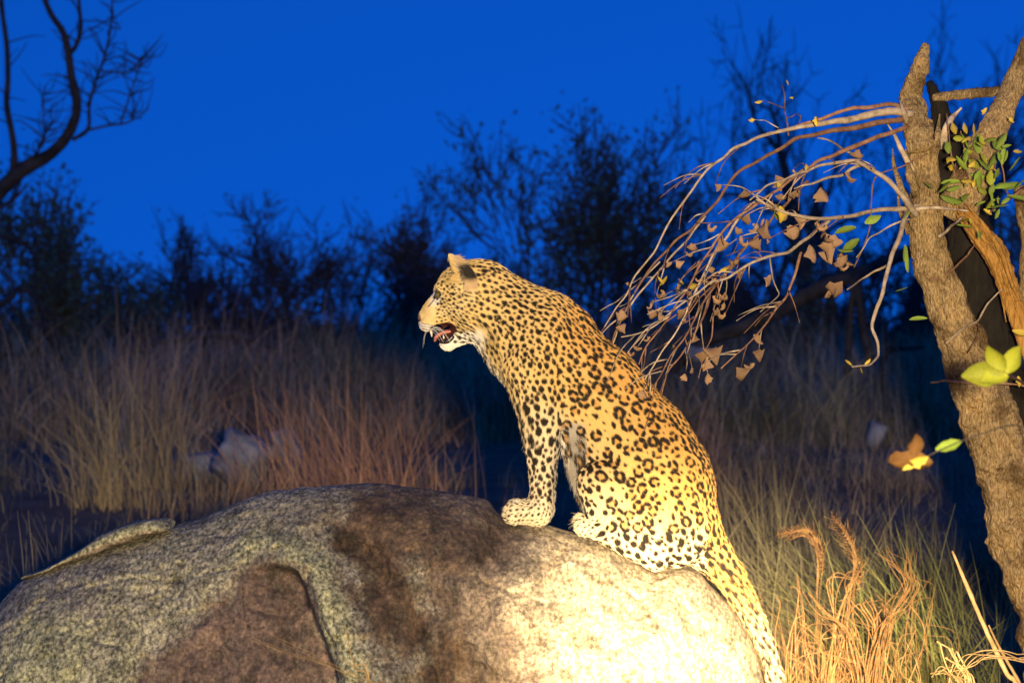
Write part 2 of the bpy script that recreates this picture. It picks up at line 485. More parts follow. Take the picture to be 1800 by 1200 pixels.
# ------------------------------------------------------------------ vegetation materials
m_bark = mottled('tan furrowed bark', [(.09, .055, .024), (.36, .24, .11), (.60, .42, .20), (.76, .57, .31)], 110, .9, 1.0, 110, (1.5, 1.5, .6), bdist=.025, patch=(9, (.42, .38, .34), (1.25, 1.2, 1.1)))
m_dark_bark = mottled('dark bark', [(.02, .017, .014), (.06, .05, .04), (.10, .08, .06)], 10, .95, .6, 40)
m_shade_wood = mottled('shade-black wood', [(.008, .007, .006), (.025, .02, .016)], 14, .95, .8, 40, (3, 3, .7))  # near-black colour paints in the deep shade beside the trunk
m_torn = mottled('torn orange heartwood', [(.20, .09, .02), (.48, .24, .05), (.62, .36, .10)], 40, .8, 1.0, 90, (3, 3, .4))
m_twig = mottled('pale tan twig', [(.20, .145, .10), (.44, .34, .24), (.60, .50, .37)], 40, .8, .4, 200, rnd=True)
m_redtwig = mottled('reddish brown twig', [(.10, .05, .035), (.24, .125, .075), (.36, .21, .13)], 40, .8, .4, 200, rnd=True)
m_dead = mottled('curled dead leaf', [(.13, .07, .04), (.30, .18, .10), (.44, .29, .18)], 60, .75, .3, 200, rnd=True)
m_amber = mottled('big amber dry leaf', [(.06, .026, .008), (.13, .062, .018), (.18, .10, .03)], 40, .7, .4, 120)
m_yel = mottled('yellowing leaf', [(.34, .20, .03), (.50, .36, .05), (.42, .40, .06)], 40, .6, .2, 200, rnd=True)
m_green = mottled('fresh green leaf', [(.06, .12, .015), (.16, .24, .03), (.30, .34, .05)], 30, .55, .2, 200, rnd=True)
m_lime = mottled('bright lime leaf', [(.10, .13, .012), (.21, .23, .02), (.30, .28, .03)], 30, .55, .2, 200, rnd=True)
m_straw = mottled('dry straw', [(.22, .13, .05), (.36, .23, .10), (.46, .33, .17)], 25, .75, .0, rnd=True)
m_bgleaf = mottled('dusky foliage', [(.05, .11, .09), (.08, .16, .12), (.11, .18, .11)], 1.5, .8)
m_bgleaf2 = mottled('sparse brownish foliage', [(.09, .08, .08), (.13, .11, .10), (.14, .12, .10)], 1.5, .85)
m_bgwood = mottled('background wood', [(.06, .056, .054), (.12, .105, .095)], 3, .95)

# ------------------------------------------------------------------ leaves
def leaf_mesh(name, mat, curl, fold, wid, twist=0.0):
    n = 7
    t = np.linspace(0, 1, n)
    jr = np.random.default_rng(int(abs(curl * 100)))
    wv = wid * (1 + (.13 if wid < .5 and curl > 1 else .06) * jr.normal(0, 1, n)) * np.sin(np.pi * np.clip(t * .94 + .04, 0, 1)) ** .75
    a = t * curl
    cx = np.cumsum(np.concatenate([[0], np.cos(a[:-1]) / (n - 1)])); cz = np.cumsum(np.concatenate([[0], np.sin(a[:-1]) / (n - 1)]))
    V = []
    for k in range(n):
        for s in (-1, -.5, 0, .5, 1):
            tw = twist * t[k]
            y = wv[k] * s * .5; up = abs(s) * wv[k] * .5 * fold * (1.4 if abs(s) == 1 else .8) + (.05 * math.sin(k * 2.3 + s * 2) if curl > 1 else 0) * abs(s)
            yy = y * math.cos(tw) - up * math.sin(tw); zz = y * math.sin(tw) + up * math.cos(tw)
            V.append((cx[k] - math.sin(a[k]) * zz, yy, cz[k] + math.cos(a[k]) * zz))
    i = np.arange(n - 1)[:, None] * 5 + np.arange(4)[None, :]
    return mesh_of(name, np.array(V), np.stack([i, i + 1, i + 6, i + 5], -1).reshape(-1, 4), mat)
LM = {}
for key, mat, curls in (('dead', m_dead, ((3.0, 1.3, .40, 1.2), (1.8, 1.8, .42, -1.6), (3.8, .8, .34, 2.0), (1.2, 2.4, .46, .9))),
                        ('yellow', m_yel, ((.9, .5, .5, .3), (1.4, .7, .45, -.5))),
                        ('green', m_green, ((.5, .35, .42, .2), (.9, .25, .5, -.3), (.3, .5, .38, 0)))):
    LM[key] = [leaf_mesh('leaf', mat, *c) for c in curls]
LM['amber'] = [leaf_mesh('leaf', m_amber, 1.3, .55, .62, .6)]
LM['lime'] = [leaf_mesh('leaf', m_lime, .5, .3, .62, .2), leaf_mesh('leaf', m_lime, .9, .4, .55, -.3)]
def add_leaf(parent, kind, px, py, d, size, ang=None, tilt=None, roll=None):
    """leaf whose stalk sits at the pixel; ang = direction it hangs in the picture"""
    o = bpy.data.objects.new('leaf', random.choice(LM[kind]))
    COL.objects.link(o)
    s = size * d / F * (.92 if kind == 'dead' else .8)
    ang = random.uniform(-140, -40) if ang is None else ang
    q = Vector((1, 0, 0)).rotation_difference(Vector((math.cos(R(ang)), random.uniform(-.5, .3) if tilt is None else tilt, math.sin(R(ang)))))
    from mathutils import Quaternion
    q = q @ Quaternion((1, 0, 0), random.uniform(0, 6.28) if roll is None else roll)
    o.rotation_mode = 'QUATERNION'
    o.rotation_quaternion = q
    o.location = W(px, py, d).tolist()
    o.scale = (s, s, s)
    o.parent = parent
    o.matrix_parent_inverse = parent.matrix_basis.inverted()
    return o

def px_tube(pts, rads, d, sides=7, n=None, rough=.12, seed=0, dd=0.0, flat=1.0, furrow=0):
    """tube along pixels; d distance at the start, d+dd at the end"""
    pts = np.array(pts, float)
    n = n or max(8, 5 * len(pts))
    P2 = catmull(pts, n)
    t = np.linspace(0, 1, n)
    dep = d + dd * t + .03 * np.sin(t * 7 + seed)
    Pw = np.stack([(P2[:, 0] - 900) / F * dep, dep, CAMZ - (P2[:, 1] - 600) / F * dep], -1)
    r = np.interp(t, np.linspace(0, 1, len(rads)), rads) * d / F
    return tube(Pw, r, sides, True, rough, seed, flat, furrow)

# ------------------------------------------------------------------ the broken tree on the right
bt = empty('broken_tree', W(1930, 1700, 8.4).tolist())
tag(bt, 'snapped leaning tree trunk with splintered top and drooping dead branches beside the boulder', 'tree')
def bpart(name, mat, *a, **k):
    mb = MB(); mb.add(*px_tube(*a, **k)); return mb.build(name, mat, bt)
bpart('trunk', m_bark, [(1616, 215), (1622, 270), (1626, 335), (1630, 400), (1640, 460), (1664, 530), (1692, 605), (1728, 700), (1758, 785), (1779, 860), (1794, 940), (1842, 1060), (1890, 1300), (1950, 1720)],
      [22, 23, 24, 27, 31, 34, 38, 47, 50, 51, 52, 55, 64, 84], 8.4, 110, 420, .15, 3, furrow=.20)
bpart('broken_stub', m_bark, [(1622, 262), (1606, 200), (1604, 158), (1618, 118), (1627, 80)], [24, 21, 17, 14, 7], 8.36, 40, 90, .2, 5, furrow=.22)
bpart('broken_stub', m_shade_wood, [(1662, 330), (1664, 250), (1652, 190), (1634, 146)], [30, 24, 14, 6], 8.46, 14, 26, .3, 6)
bpart('shaded_stem', m_shade_wood, [(1672, 235), (1700, 330), (1708, 430), (1722, 520), (1748, 610), (1788, 730), (1826, 900), (1880, 1200), (1960, 1700)],
      [26, 38, 40, 38, 36, 36, 38, 44, 60], 8.58, 22, 90, .2, 8)  # second stem behind the trunk, its shade painted into the wood colour
bpart('limb', m_bark, [(1680, 380), (1712, 300), (1742, 236), (1772, 172), (1800, 106), (1850, -10)], [34, 32, 24, 20, 18, 16], 8.34, 50, 130, .12, 9, furrow=.16)
bpart('limb', m_bark, [(1800, 330), (1822, 420), (1824, 520), (1836, 640), (1880, 820), (1950, 1700)], [20, 30, 32, 34, 40, 60], 8.5, 18, 60, .15, 10)
bpart('branch', m_bark, [(1640, 172), (1690, 166), (1730, 163), (1800, 157), (1900, 148)], [7, 9, 9, 10, 11], 8.42, 10, 30, .25, 11)
bpart('torn_wood', m_torn, [(1692, 372), (1722, 410), (1752, 452), (1772, 505), (1790, 560), (1815, 640), (1850, 730)], [10, 20, 22, 17, 16, 12, 5], 8.26, 30, 90, .14, 12, flat=.6, furrow=.06)
for q in range(9):
    o_ = rng.normal(0, 9, 2)
    bpart('torn_fibre', m_torn, [(1690 + o_[0], 368 + o_[1]), (1722 + o_[0] * 1.2, 408 + o_[1]), (1752 + o_[0], 452 + o_[1]), (1772 + o_[0] * .9, 508 + o_[1]), (1792 + o_[0] * 1.4, 570 + o_[1] * 2)][:rng.integers(3, 6)], [1, 4, 5, 3, .6], 8.235, 6, 24, .2, q)
for pts, r in (([(1602, 240), (1592, 205), (1580, 172)], [7, 5, 1]), ([(1604, 300), (1588, 270), (1574, 240), (1560, 218)], [7, 5, 3, 1]), ([(1606, 380), (1584, 330), (1572, 292), (1569, 262)], [8, 6, 4, 1]),
               ([(1612, 345), (1598, 300), (1592, 262)], [9, 6, 1]), ([(1640, 300), (1648, 240), (1652, 200)], [9, 6, 1]), ([(1618, 250), (1608, 215), (1606, 185)], [6, 4, 1]), ([(1600, 410), (1582, 370), (1578, 330)], [7, 4, 1]),
               ([(1655, 260), (1668, 215), (1690, 190)], [9, 6, 2]), ([(1740, 440), (1722, 408), (1700, 398)], [8, 5, 1])):
    bpart('splinter', random.choice([m_bark, m_twig]), pts, r, 8.33, 6, 10, .3, random.randint(0, 99), flat=.6)
BR = [
 (m_twig, [(1605, 200), (1560, 196), (1500, 206), (1440, 218), (1380, 227), (1330, 241), (1290, 262), (1250, 292), (1215, 335), (1180, 385), (1150, 440), (1115, 490), (1085, 540), (1062, 574)], [12, 11, 9, 6, 5, 4.2, 3.6, 3.2, 3, 2.6, 2.2, 1.6], -.35),
 (m_redtwig, [(1604, 196), (1560, 184), (1500, 190), (1440, 210), (1390, 226)], [7, 6, 5, 4], -.1),
 (m_redtwig, [(1600, 208), (1540, 218), (1460, 230), (1400, 243), (1350, 272), (1300, 302), (1262, 350), (1235, 382), (1190, 420), (1150, 465), (1112, 520), (1088, 570), (1074, 612)], [9, 8, 6, 5, 4.5, 4, 3.6, 3, 2.6, 2], -.35),
 (m_redtwig, [(1596, 222), (1540, 242), (1480, 266), (1440, 282), (1410, 302), (1370, 332), (1320, 366), (1280, 396), (1245, 442), (1215, 492), (1190, 532), (1155, 585), (1122, 640)], [7, 6.5, 5, 4.5, 4, 3.4, 3, 2.4, 1.8], -.4),
 (m_twig, [(1612, 378), (1588, 346), (1556, 312), (1525, 294), (1500, 281), (1440, 291), (1400, 306), (1350, 326), (1318, 352)], [10, 8, 6.5, 5.5, 4, 3, 2], -.3),
 (m_twig, [(1522, 294), (1500, 272), (1470, 252), (1438, 240)], [5, 3.5, 2.5], -.1),
 (m_twig, [(1512, 290), (1480, 306), (1430, 321), (1396, 332)], [5, 4, 2.5], -.15),
 (m_twig, [(1616, 360), (1560, 369), (1500, 379), (1450, 384), (1400, 380), (1360, 365), (1330, 350)], [8, 6.5, 5.5, 5, 4, 2.5], -.3),
 (m_twig, [(1460, 385), (1437, 405), (1410, 426), (1385, 443), (1352, 450), (1320, 462), (1280, 486), (1250, 498), (1200, 531), (1150, 575), (1092, 592)], [5.5, 5, 5, 4.5, 4, 3.5, 3, 2.2, 1.6], -.45),
 (m_twig, [(1594, 372), (1578, 420), (1562, 470), (1549, 520), (1532, 572), (1541, 600), (1545, 625), (1529, 641), (1498, 644)], [8, 7, 6, 5.5, 4.5, 4, 3, 2], -.35),
 (m_twig, [(1560, 466), (1536, 478), (1512, 492), (1490, 510)], [4, 3, 2], -.1),
 (m_redtwig, [(1408, 444), (1399, 480), (1380, 522), (1350, 566), (1310, 610), (1268, 648)], [4.5, 4, 3.2, 2.4, 1.8], -.2),
 (m_redtwig, [(1420, 318), (1380, 360), (1345, 400), (1300, 448), (1262, 500), (1220, 560), (1180, 625), (1140, 690)], [4.5, 4, 3.6, 3, 2.4, 1.6], -.4),
 (m_twig, [(1330, 352), (1290, 392), (1258, 440), (1228, 500), (1200, 560), (1165, 615), (1132, 665)], [4, 3.6, 3, 2.4, 1.6], -.4),
 (m_twig, [(1240, 380), (1205, 425), (1162, 470), (1120, 518), (1090, 560), (1076, 610), (1074, 640)], [3.6, 3, 2.4, 1.6], -.3),
 (m_redtwig, [(1250, 498), (1238, 555), (1212, 600), (1175, 650), (1158, 700)], [3.4, 3, 2.4, 1.6], -.35),
 (m_twig, [(1353, 450), (1356, 476), (1362, 500), (1368, 519), (1334, 545)], [2.6, 2.2, 1.8, 1.2], -.05),
 (m_redtwig, [(1262, 494), (1256, 540), (1250, 590), (1238, 622), (1228, 664)], [2.6, 2.2, 1.6, 1.1], -.1),
 (m_twig, [(1160, 460), (1120, 500), (1085, 530), (1054, 545)], [2.2, 1.8, 1.2], -.1),
 (m_redtwig, [(1386, 238), (1380, 192), (1376, 148)], [2.6, 2, 1.2], 0.0), (m_redtwig, [(1378, 190), (1352, 180), (1340, 178)], [1.6, 1.2, .9], 0.0),
 (m_redtwig, [(1400, 226), (1408, 205), (1400, 200), (1382, 208)], [1.8, 1.4, 1], 0.0), (m_twig, [(1370, 226), (1345, 212), (1326, 210)], [1.8, 1.4, 1], 0.0),
 (m_twig, [(1606, 368), (1650, 364), (1702, 371)], [6, 5, 3], -.1), (m_twig, [(1650, 416), (1672, 398), (1692, 384)], [5, 4, 3], -.1),
 (m_redtwig, [(1635, 492), (1672, 474), (1700, 448), (1712, 432)], [3, 3, 2.4], -.12), (m_twig, [(1662, 604), (1690, 580), (1718, 562), (1736, 534), (1762, 508)], [3.4, 3, 2.6, 2], -.15),
 (m_redtwig, [(1636, 672), (1660, 668), (1720, 674), (1800, 678), (1860, 700)], [3, 3.4, 3, 3], -.25), (m_redtwig, [(1700, 620), (1716, 596), (1722, 570)], [2.4, 2, 1.4], -.1),
 (m_redtwig, [(1800, 330), (1765, 356), (1740, 372)], [4, 3, 2.4], -.1), (m_redtwig, [(1708, 372), (1680, 320), (1670, 250), (1664, 200)], [4, 3, 2, 1], -.12), (m_green, [(1748, 372), (1742, 320), (1738, 290)], [4.5, 4, 2.5], -.15),
 (m_redtwig, [(1716, 360), (1700, 300), (1690, 230)], [3, 2.4, 1.4], -.15), (m_redtwig, [(1775, 350), (1762, 300), (1752, 250)], [3, 2, 1.4], -.12),
 (m_twig, [(1600, 385), (1560, 400), (1530, 420), (1505, 452)], [3, 2.4, 1.6], .05), (m_redtwig, [(1630, 270), (1540, 310), (1530, 400), (1500, 470)], [2, 2, 1.4], .1),
]
ends = []
for q, (mat, pts, r, dd) in enumerate(BR):
    pts = [np.array(p) for p in pts]
    kink = [pts[0]]
    for a, b in zip(pts, pts[1:]):
        l = np.linalg.norm(b - a); nrm = np.array([-(b - a)[1], (b - a)[0]]) / l
        kink += [a + (b - a) * .5 + nrm * rng.normal(0, min(2.2, l * .03)), b + nrm * rng.normal(0, 1.2)]
    pts = kink
    bpart('branch' if r[0] > 3 else 'twig', mat, pts, [k_ * .62 for k_ in r], 8.32, 7, len(pts) * 3, .22, q, dd)
    n_ = 24; ends.append((catmull(pts, n_), dd, r[-1], mat))
# finer offshoots
for q in range(115):
    k = rng.choice([0, 2, 3, 4, 7, 8, 11, 12, 13, 14, 15, 8, 12, 3])
    P2, dd, _, mat = ends[k]
    u = rng.integers(7, 23)
    p = P2[u]; tdir = P2[min(u + 1, 23)] - P2[u - 1]; tdir /= np.linalg.norm(tdir) + 1e-6
    a = rng.choice([-1, 1]) * rng.uniform(.2, .8); L = rng.uniform(22, 85)
    dv = np.array([tdir[0] * math.cos(a) - tdir[1] * math.sin(a), tdir[0] * math.sin(a) + tdir[1] * math.cos(a)])
    p1 = p + dv * L * .5 + rng.normal(0, 3, 2); p2 = p + dv * L + np.array([0, L * .18]) + rng.normal(0, 4, 2)
    bpart('twig', rng.choice([m_twig, m_redtwig]), [p, p1, p2], [1.5, 1.1, .6], 8.32 + dd * u / 23, 5, 8, .1, q, rng.uniform(-.12, .12))
    if rng.random() < .45: add_leaf(bt, 'dead', p2[0], p2[1], 8.3 + dd * u / 23, rng.uniform(14, 30))
for px, py, s in ((1212, 432, 26), (1205, 440, 24), (1262, 398, 34), (1300, 412, 40), (1295, 400, 34), (1328, 388, 40), (1345, 385, 44), (1352, 398, 42), (1290, 462, 30), (1424, 428, 42), (1440, 442, 36), (1462, 420, 44), (1480, 424, 50),
                  (1492, 450, 52), (1455, 506, 52), (1462, 510, 40), (1236, 612, 46), (1246, 616, 40), (1324, 588, 30), (1322, 616, 30), (1318, 646, 40), (1326, 640, 34), (1166, 515, 40), (1160, 538, 38), (1262, 488, 34), (1358, 484, 30),
                  (1418, 380, 34), (1398, 335, 30), (1382, 318, 34), (1272, 515, 36), (1250, 520, 40), (1262, 540, 40), (1486, 305, 30), (1492, 272, 30), (1444, 330, 36), (1432, 390, 40), (1408, 405, 36), (1472, 470, 34), (1388, 345, 26), (1240, 470, 30),
                  (1318, 430, 30), (1282, 430, 36), (1226, 462, 26), (1345, 360, 30), (1365, 345, 34), (1452, 412, 38), (1470, 455, 46), (1300, 380, 30)):
    add_leaf(bt, 'dead', px + rng.uniform(-3, 3), py + rng.uniform(-3, 3), 8.15 + rng.uniform(-.1, .1), s)
for px, py, s, a in ((1340, 178, 18, 180), (1326, 211, 20, 195), (1436, 222, 28, 80), (1160, 502, 30, 20), (1166, 500, 24, 150), (1210, 505, 30, 10), (1202, 500, 22, 170), (1262, 480, 34, 60), (1372, 362, 44, -90), (1498, 643, 22, 160), (1520, 640, 20, 60), (1512, 645, 16, -90),
                     (1386, 150, 14, 80), (1388, 172, 14, 30), (1416, 300, 20, 100), (1366, 320, 26, -80), (1680, 280, 40, 150), (1690, 250, 34, 60), (1700, 235, 26, 100), (1712, 240, 30, 70), (1672, 300, 26, 80), (1680, 236, 28, 110), (1808, 590, 40, 180), (1790, 660, 30, -60)):
    add_leaf(bt, 'yellow', px, py, 8.1 + rng.uniform(-.1, .1), s, a)
for px, py, s, a in ((1370, 362, 46, -92), (1505, 400, 50, 200), (1510, 420, 46, 220), (1500, 440, 36, 170), (1520, 392, 40, 30), (1590, 430, 40, -100), (1596, 445, 44, -80), (1588, 385, 26, 60), (1630, 560, 40, 190), (1596, 505, 30, 210),
                     (1740, 292, 40, 60), (1742, 300, 44, 130), (1736, 310, 40, 170), (1748, 330, 46, 30), (1760, 330, 44, 10), (1700, 300, 44, 150), (1690, 320, 46, 190), (1672, 318, 40, 210), (1762, 290, 40, 80), (1720, 270, 44, 100), (1775, 300, 40, 40),
                     (1705, 340, 44, 200), (1690, 355, 50, 160), (1770, 345, 52, -20), (1750, 260, 40, 60), (1700, 262, 36, 120), (1738, 365, 46, 20), (1722, 330, 40, 90), (1785, 330, 40, 60), (1668, 270, 30, 100), (1710, 400, 40, 180), (1730, 250, 34, 40)):
    add_leaf(bt, 'green', px, py, 8.12 + rng.uniform(-.12, .12), s, a)
for px, py, s, a in ((1765, 650, 78, 118), (1770, 655, 74, 62), (1768, 656, 100, 178), (1772, 660, 70, 200)):
    add_leaf(bt, 'lime', px, py, 5.6, s, a, -.15, 1.4)
# leafy spray reaching in front of the trunk
mb = MB(); mb.add(*px_tube([(1766, 654), (1790, 668), (1830, 690), (1890, 740)], [3, 3.4, 4, 5], 5.6, 7, None, .1, 1, 2.6)); mb.build('twig', m_redtwig, bt)
for k in range(46):
    px, py = rng.normal(1722, 34), rng.normal(300, 48)
    add_leaf(bt, rng.choice(['green', 'green', 'lime', 'yellow']), px, py, 8.05 + rng.uniform(-.15, .15), rng.uniform(16, 36), rng.uniform(0, 360))

# ------------------------------------------------------------------ background trees
def grow(segs, tips, p, d, L, r, lvl, maxl, rg, spread, up, kids, bare):
    n = 6
    P = [np.array(p, float)]
    dirs = np.array(d, float)
    for k in range(n):
        dirs = dirs + rg.normal(0, .16, 3) + np.array([0, 0, up * .08])
        dirs /= np.linalg.norm(dirs)
        P.append(P[-1] + dirs * L / n)
    P = np.array(P)
    r = max(r, .010)
    segs.append((P, np.linspace(r, r * .45, n + 1), 6 if lvl < 2 else 4))
    if lvl >= maxl - 1:
        for k in range(2, n + 1): tips.append((P[k], dirs))
    if lvl < maxl:
        for k in range(kids[min(lvl, len(kids) - 1)]):
            u = rg.integers(2, n + 1) if lvl else rg.integers(1, n + 1)
            base = P[u]; ax = P[u] - P[u - 1]; ax /= np.linalg.norm(ax)
            q = rg.normal(0, 1, 3); q -= (q @ ax) * ax; q /= np.linalg.norm(q)
            a = rg.uniform(.5, 1.0) * spread
            nd = ax * math.cos(a) + q * math.sin(a)
            grow(segs, tips, base, nd, L * rg.uniform(.5, .75), r * (.45 if lvl else .5) * (1 - .06 * u), lvl + 1, maxl, rg, spread, up, kids, bare)

def bg_tree(name, label, px, top, d, wide, stems, leaf, n_leaf, leaf_size, seed, group=None, cat='tree', maxl=3, kids=(6, 5, 4), spread=.75, r0=1.0, bare=False, lean=0, up=.5):
    rg = np.random.default_rng(seed)
    x = (px - 900) / F * d
    z0 = float(ground_z(x, d)) - .1
    H = CAMZ - (top - 600) / F * d - z0
    root = empty(name, (x, d, z0))
    tag(root, label, cat, group)
    segs, tips = [], []
    for s in range(stems):
        off = rg.normal(0, wide * .10, 2) if stems > 1 else np.zeros(2)
        dr = np.array([rg.normal(0, .28 if stems > 1 else .08) + lean, rg.normal(0, .2), 1.0]); dr /= np.linalg.norm(dr)
        grow(segs, tips, (x + off[0], d + off[1], z0), dr, H * rg.uniform(.55, .78), .022 * H * r0 * rg.uniform(.6, 1), 0, maxl, rg, spread, up, kids, bare)
    # fit the drawn-out crown to the height and width seen
    A = np.concatenate([s[0] for s in segs]); zmax = A[:, 2].max() - z0; wx = np.percentile(np.abs(A[:, 0] - x), 97)
    kz = H / zmax; kx = min(2.2, (wide / 2) / max(wx, .01))
    def fit(P):
        P = np.array(P, float); P[..., 2] = z0 + (P[..., 2] - z0) * kz
        P[..., 0] = x + (P[..., 0] - x) * kx; P[..., 1] = d + (P[..., 1] - d) * kx
        return P
    mb = MB()
    for P, r, sd_ in segs: mb.add(*tube(fit(P), r, sd_, False))
    mb.build('trunk', m_bgwood, root)
    n_leaf = int(n_leaf * .52)
    if n_leaf:
        T = fit(np.array([t[0] for t in tips]))
        k = rg.integers(0, len(T), n_leaf)
        c = T[k] + rg.normal(0, leaf_size * 1.5, (n_leaf, 3))
        u = rg.normal(0, 1, (n_leaf, 3)); u /= np.linalg.norm(u, axis=1)[:, None]
        v = rg.normal(0, 1, (n_leaf, 3)); v -= (v * u).sum(1)[:, None] * u; v /= np.linalg.norm(v, axis=1)[:, None]
        s = leaf_size * rg.uniform(.5, 1.2, n_leaf)[:, None]
        V = np.stack([c - u * s, c + v * s * .45, c + u * s, c - v * s * .45], 1).reshape(-1, 3)
        me = mesh_of('crown', V, np.arange(n_leaf * 4).reshape(-1, 4), leaf, False)
        obj('crown', me, root)
    return root
G1 = 'trees along the far side of the clearing'
bg_tree('bushy_tree', 'dense dark green bushy tree under the bare crooked limb', 75, 250, 36, 2.6, 5, m_bgleaf, 6500, .055, 11, G1, r0=.6)
bg_tree('bushy_tree', 'low dark green tree beside the dense bushy tree', 205, 425, 40, 1.6, 4, m_bgleaf, 4200, .055, 12, G1)
bg_tree('thin_tree', 'thin sparse sapling tree between the dark bushes and the fallen branch', 290, 362, 46, 1.3, 2, m_bgleaf2, 800, .05, 13, G1)
bg_tree('thin_tree', 'slanting thin tree with few leaves behind the fallen branch', 378, 365, 44, 1.4, 2, m_bgleaf2, 900, .05, 14, G1, lean=-.15)
bg_tree('thicket_tree', 'reddish brown many-stemmed tree with bare spike on top', 500, 335, 44, 2.3, 5, m_bgleaf2, 3400, .045, 15, G1, kids=(7, 5, 4), r0=.6)
bg_tree('thicket_tree', 'dark twiggy tree with lopsided crown, in front of which the leopard looks', 690, 285, 42, 1.8, 4, m_bgleaf2, 4600, .05, 16, G1, kids=(7, 5, 4), r0=.6)
bg_tree('thicket_tree', 'low dark green tree behind the leopard head', 838, 405, 44, 1.5, 4, m_bgleaf, 3000, .055, 17, G1)
bg_tree('tall_tree', 'tall spreading green tree rising behind the leopard neck', 1040, 148, 40, 3.5, 6, m_bgleaf, 7600, .055, 18, G1, kids=(7, 6, 4), r0=.45)
bg_tree('thicket_tree', 'dim green tree behind the drooping twigs', 1225, 385, 46, 1.9, 4, m_bgleaf, 3000, .05, 19, G1)
bg_tree('bare_tree', 'tall leafless tree with fine twigs above the arching branch', 1395, -10, 56, 4.6, 3, m_bgleaf2, 0, .05, 20, G1, maxl=4, kids=(6, 5, 4, 3), spread=1.1, r0=1.5, up=.12)
bg_tree('bare_tree', 'leafless tree behind the snapped trunk top', 1730, -20, 58, 3.6, 3, m_bgleaf2, 0, .05, 21, G1, maxl=4, kids=(6, 5, 4, 3), spread=1.1, r0=1.4, up=.12)
bg_tree('thicket_tree', 'dark tree with two dark stems behind the hanging dead leaves', 1500, 345, 38, 1.8, 3, m_bgleaf, 2600, .05, 22, G1)
bg_tree('thicket_tree', 'dark bushy tree glimpsed right of the snapped trunk', 1790, 300, 40, 1.8, 4, m_bgleaf, 3600, .055, 23, G1)
bg_tree('thicket_tree', 'low twiggy tree against the snapped trunk', 1620, 420, 44, 1.6, 4, m_bgleaf2, 1600, .05, 24, G1)
where = ['left of the bent black stem', 'just right of the bent black stem', 'under the dense bushy tree', 'below the low dark green tree', 'at the left end of the fallen branch', 'above the middle of the fallen branch', 'at the right end of the fallen branch',
         'between the reddish tree and the lopsided tree', 'right of the lopsided tree', 'in front of the leopard muzzle', 'hidden by the leopard head', 'below the tall spreading tree', 'at the leopard shoulder under the tall tree', 'under the drooping twig tips', 'above the leaning trunk root', 'under the leaning trunk',
         'left of the two dark stems', 'behind the crooked dark branch', 'close left of the snapped trunk', 'right of the snapped trunk']
for k, px in enumerate([-10, 60, 140, 240, 330, 430, 560, 620, 750, 800, 900, 1120, 1180, 1290, 1350, 1420, 1460, 1560, 1680, 1760]):
    bg_tree('bare_shrub', 'leafless tangled shrub ' + where[k], px, 470 + rng.uniform(-50, 55), 48 + rng.uniform(-8, 10), 1.6, 5, m_bgleaf2, 350, .045, 40 + k, 'bare shrubs of the far thicket', 'shrub', maxl=2, kids=(8, 6), spread=.6, r0=.5)

# the bare crooked tree whose limb reaches in from the left
lt = empty('crooked_tree', (W(-260, 600, 26)[0], 26, float(ground_z(-6, 26)) - .1))
tag(lt, 'leafless crooked tree reaching black limbs in from beyond the dense bushy tree', 'tree')
LB = [([(-260, 745), (-220, 640), (-150, 520), (-60, 400), (0, 335), (40, 300), (80, 278), (110, 250), (130, 215), (135, 180), (125, 130), (120, 92), (110, 55), (90, 25), (72, -20), (60, -80)], [26, 22, 18, 14, 12, 10, 9, 8, 7, 6, 5, 4]),
      ([(20, 310), (25, 280), (22, 240), (12, 185), (14, 140), (12, 80), (4, 20), (0, -40)], [7, 6.5, 5.5, 5, 4.5, 4]),
      ([(122, 95), (134, 80), (142, 50), (140, 20), (136, -30)], [4.5, 4, 3]), ([(128, 246), (155, 226), (157, 185), (168, 145), (185, 95), (195, 45), (198, -10)], [4, 3.2, 2.4, 1.6]),
      ([(150, 230), (190, 221), (228, 214), (236, 190)], [2.6, 2, 1]), ([(212, 216), (228, 170), (245, 118), (248, 98)], [2, 1.6, .8]), ([(230, 165), (262, 156), (270, 142)], [1.4, 1, .6]),
      ([(180, 125), (215, 128), (232, 122), (246, 104)], [2, 1.4, .7]), ([(28, 292), (62, 272), (78, 238), (96, 212)], [3.2, 2.6, 1.4]), ([(78, 238), (76, 190), (80, 150)], [2, 1.4, .8]), ([(70, 235), (40, 215), (26, 212)], [1.4, 1]),
      ([(182, 92), (168, 60), (158, 52)], [1.6, 1]), ([(195, 48), (212, 50), (190, 30)], [1.4, .8]), ([(0, 365), (30, 345), (45, 325)], [4, 3, 1]), ([(160, 52), (185, 38), (196, 30)], [1.5, 1])]
for q, (pts, r) in enumerate(LB):
    mb = MB(); mb.add(*px_tube(pts, r, 26, 7, None, .1, q)); mb.build('trunk' if q == 0 else 'branch', m_dark_bark, lt)
mb = MB()
for q in range(130):
    pts, r = LB[rng.choice([0, 1, 3, 3, 4, 5, 8, 2, 7, 9])]
    P2 = catmull(pts, 30); u = rng.integers(8 if pts[0][0] > -100 else 16, 29)
    p = P2[u]; a = rng.uniform(0, 6.28); L = rng.uniform(20, 75)
    dv = np.array([math.cos(a), -abs(math.sin(a)) * .9])
    p1 = p + dv * L * .5 + rng.normal(0, 5, 2); p2 = p + dv * L + rng.normal(0, 9, 2)
    mb.add(*px_tube([p, p1, p2], [1.3, 1.0, .5], 26, 4, 7, 0, q, rng.uniform(-.6, .6)))
tw = mb.build('twigs', m_dark_bark, lt); tag(tw, kind='stuff')

